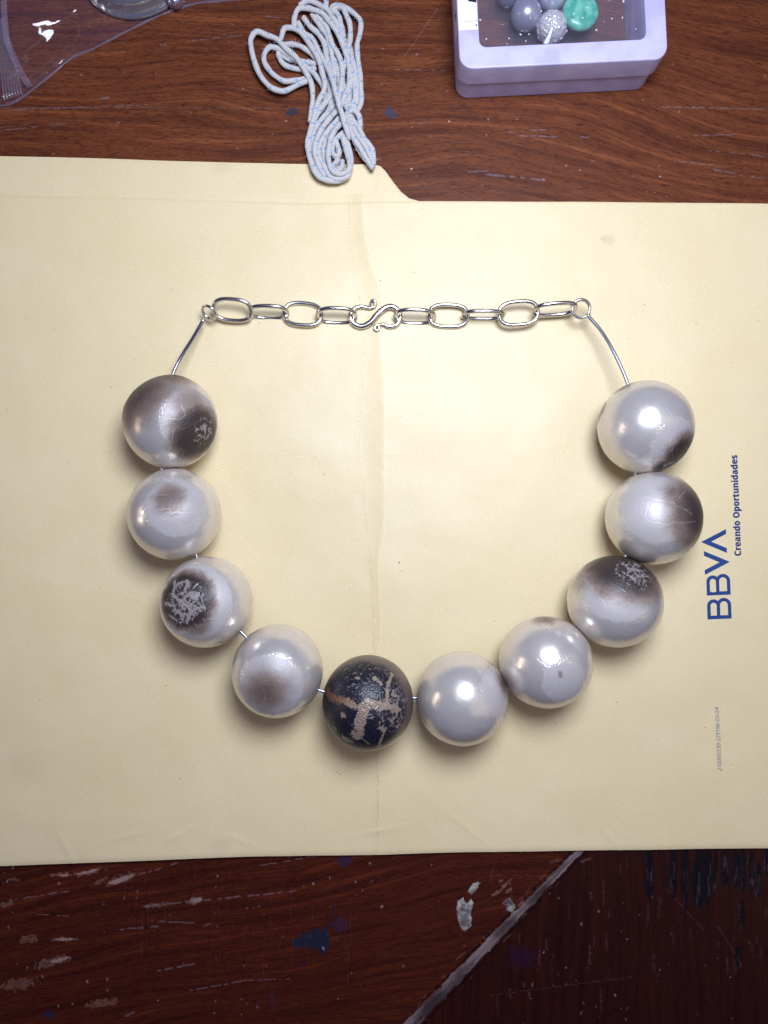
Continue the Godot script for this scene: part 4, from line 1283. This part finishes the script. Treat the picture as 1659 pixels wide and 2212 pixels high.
# ---------------------------------------------------------------- the zip bag
func build_bag() -> void:
	var bag := thing("zip_bag")
	tag(bag, "clear plastic zip bag lying on the table at the upper left", "bag")
	var film := mat(Color(0.66, 0.63, 0.78, 0.02), 0.06)
	film.transparency = BaseMaterial3D.TRANSPARENCY_ALPHA
	film.metallic_specular = 0.6
	# lower edge of the bag from the zip corner to the right
	var rim := [[-60, 236], [0, 230], [20, 227], [48, 212], [75, 192], [95, 176], [115, 160], [140, 138], [165, 121], [190, 112], [215, 100], [280, 66], [350, 33], [415, 11], [470, 4], [560, -4], [640, -20]]
	var n := noise(81, 2)
	var skin := func(base: float, swell: float, s: float) -> ArrayMesh:
		return grid(120, 70, func(u: float, v: float) -> Vector3:
			var x := lerpf(-60.0, 640.0, u)
			var y1 := along(rim, x)
			var y := lerpf(-190.0, y1, v)
			var from_edge := (1.0 - v) * (y1 + 190.0)
			var puff := smoothstep(0.0, 110.0, from_edge) * smoothstep(640.0, 420.0, x)
			var h := base + swell * puff + swell * 0.13 * puff * n.get_noise_2d(x * 0.009 + s, y * 0.009) + 0.10 * n.get_noise_2d(x * 0.03, y * 0.03 + s) + 0.55 * pow(1.0 - absf(n.get_noise_2d(x * 0.016 + 7.0, y * 0.007 + s)), 8.0) * smoothstep(90.0, 20.0, x + y * 0.2) * smoothstep(0.0, 30.0, from_edge)
			h += 5.0 * puff * exp(-(Vector2(x - 55.0, y - 35.0).length_squared()) / 4200.0)
			return spot(x, y, maxf(h, 0.15)))
	put("film", skin.call(0.9, 9.5, 0.0), film, bag)
	put("film", skin.call(0.3, 0.0, 9.0), film, bag)
	# welded edge
	var weld := Pile.new()
	var pts := []
	for q in rim: pts.append(spot(q[0], q[1] - 1.5, 0.8))
	tube(weld, curve(pts, false, 0.001), func(t: float) -> float: return 0.00045 + 0.0001 * sin(t * 60.0), 8)
	var clear := mat(Color(0.68, 0.67, 0.75, 0.10), 0.15)
	clear.transparency = BaseMaterial3D.TRANSPARENCY_ALPHA
	put("welded_edge", weld.mesh(), clear, bag)
	# zip: pressed ribs, and the crimped strip beside them
	for k in 7:
		var rib := Pile.new()
		var o := k * 6.2
		tube(rib, curve([spot(-14 + o * 0.55, 40, 5.0), spot(-6 + o * 0.72, 100, 4.2), spot(2 + o * 0.9, 150, 3.0), spot(8 + o, 205 - o * 0.16, 1.8), spot(10 + o, 216 - o * 0.42, 1.2)]), 0.00042, 8)
		put("zip_rib", rib.mesh(), clear, bag)
	var crimp := grid(6, 120, func(u: float, v: float) -> Vector3:
		var c: Vector3 = catmull_at([Vector3(8, 0, 7.5), Vector3(10, 40, 7.2), Vector3(15, 85, 6.6), Vector3(28, 120, 5.6), Vector3(47, 160, 3.6), Vector3(66, 188, 1.6)], v)
		var ridge := 0.6 * sin(v * 150.0) * smoothstep(0.35, 0.6, v)
		return spot(c.x + (u - 0.5) * 13.0, c.y - (u - 0.5) * 5.0, c.z + 1.2 + ridge))
	var frosty := mat(Color(0.72, 0.70, 0.82, 0.22), 0.12)
	frosty.transparency = BaseMaterial3D.TRANSPARENCY_ALPHA
	put("crimped_strip", crimp, frosty, bag)

	# inside: a clear plastic spool, part of it in view, and a glittering bead
	var acryl := mat(Color(0.60, 0.62, 0.68), 0.12, 0.35)
	acryl.albedo_color = Color(0.66, 0.66, 0.70)
	acryl.metallic = 0.75
	var spool := thing("plastic_spool", spot(287, -78, 0.6))
	tag(spool, "shiny grey plastic ring inside the zip bag, cut off by the photo's top edge", "spool")
	put("flange", lathe([Vector2(0.0172, 0.0), Vector2(0.0206, 0.0), Vector2(0.0214, 0.0006), Vector2(0.0213, 0.0014), Vector2(0.0206, 0.0022), Vector2(0.0201, 0.0024), Vector2(0.0192, 0.0050), Vector2(0.0186, 0.0064), Vector2(0.0180, 0.0068), Vector2(0.0175, 0.0064), Vector2(0.0172, 0.0030)], 128), acryl, spool)
	put("groove_floor", lathe([Vector2(0.0134, 0.0003), Vector2(0.0174, 0.0003), Vector2(0.0174, 0.0012), Vector2(0.0134, 0.0012)], 96), mat(Color(0.08, 0.08, 0.14), 0.2), spool)
	put("hub", lathe([Vector2(0.0085, 0.0), Vector2(0.0136, 0.0), Vector2(0.0136, 0.0056), Vector2(0.0130, 0.0063), Vector2(0.0092, 0.0063), Vector2(0.0085, 0.0056)], 96), mat(Color(0.62, 0.61, 0.72), 0.25, 0.2), spool)
	var gn := noise(85, 1)
	var glit := mat(Color(0.78, 0.78, 0.86), 0.14, 0.9)
	var gb := ball(0.0030, func(d: Vector3) -> float: return 1.0 + 0.10 * gn.get_noise_3dv(d * 6.0), 22, 30)
	tag(put("glitter_bead", gb, glit, self, Transform3D(Basis(), spot(377, -1, 3.6))), "small glittering silver bead inside the zip bag beside the spool", "bead")

func catmull_at(p: Array, t: float) -> Vector3:
	var k := clampf(t, 0.0, 0.9999) * (p.size() - 1)
	var i := int(k)
	return catmull(p[maxi(i - 1, 0)], p[i], p[i + 1], p[mini(i + 2, p.size() - 1)], k - i)
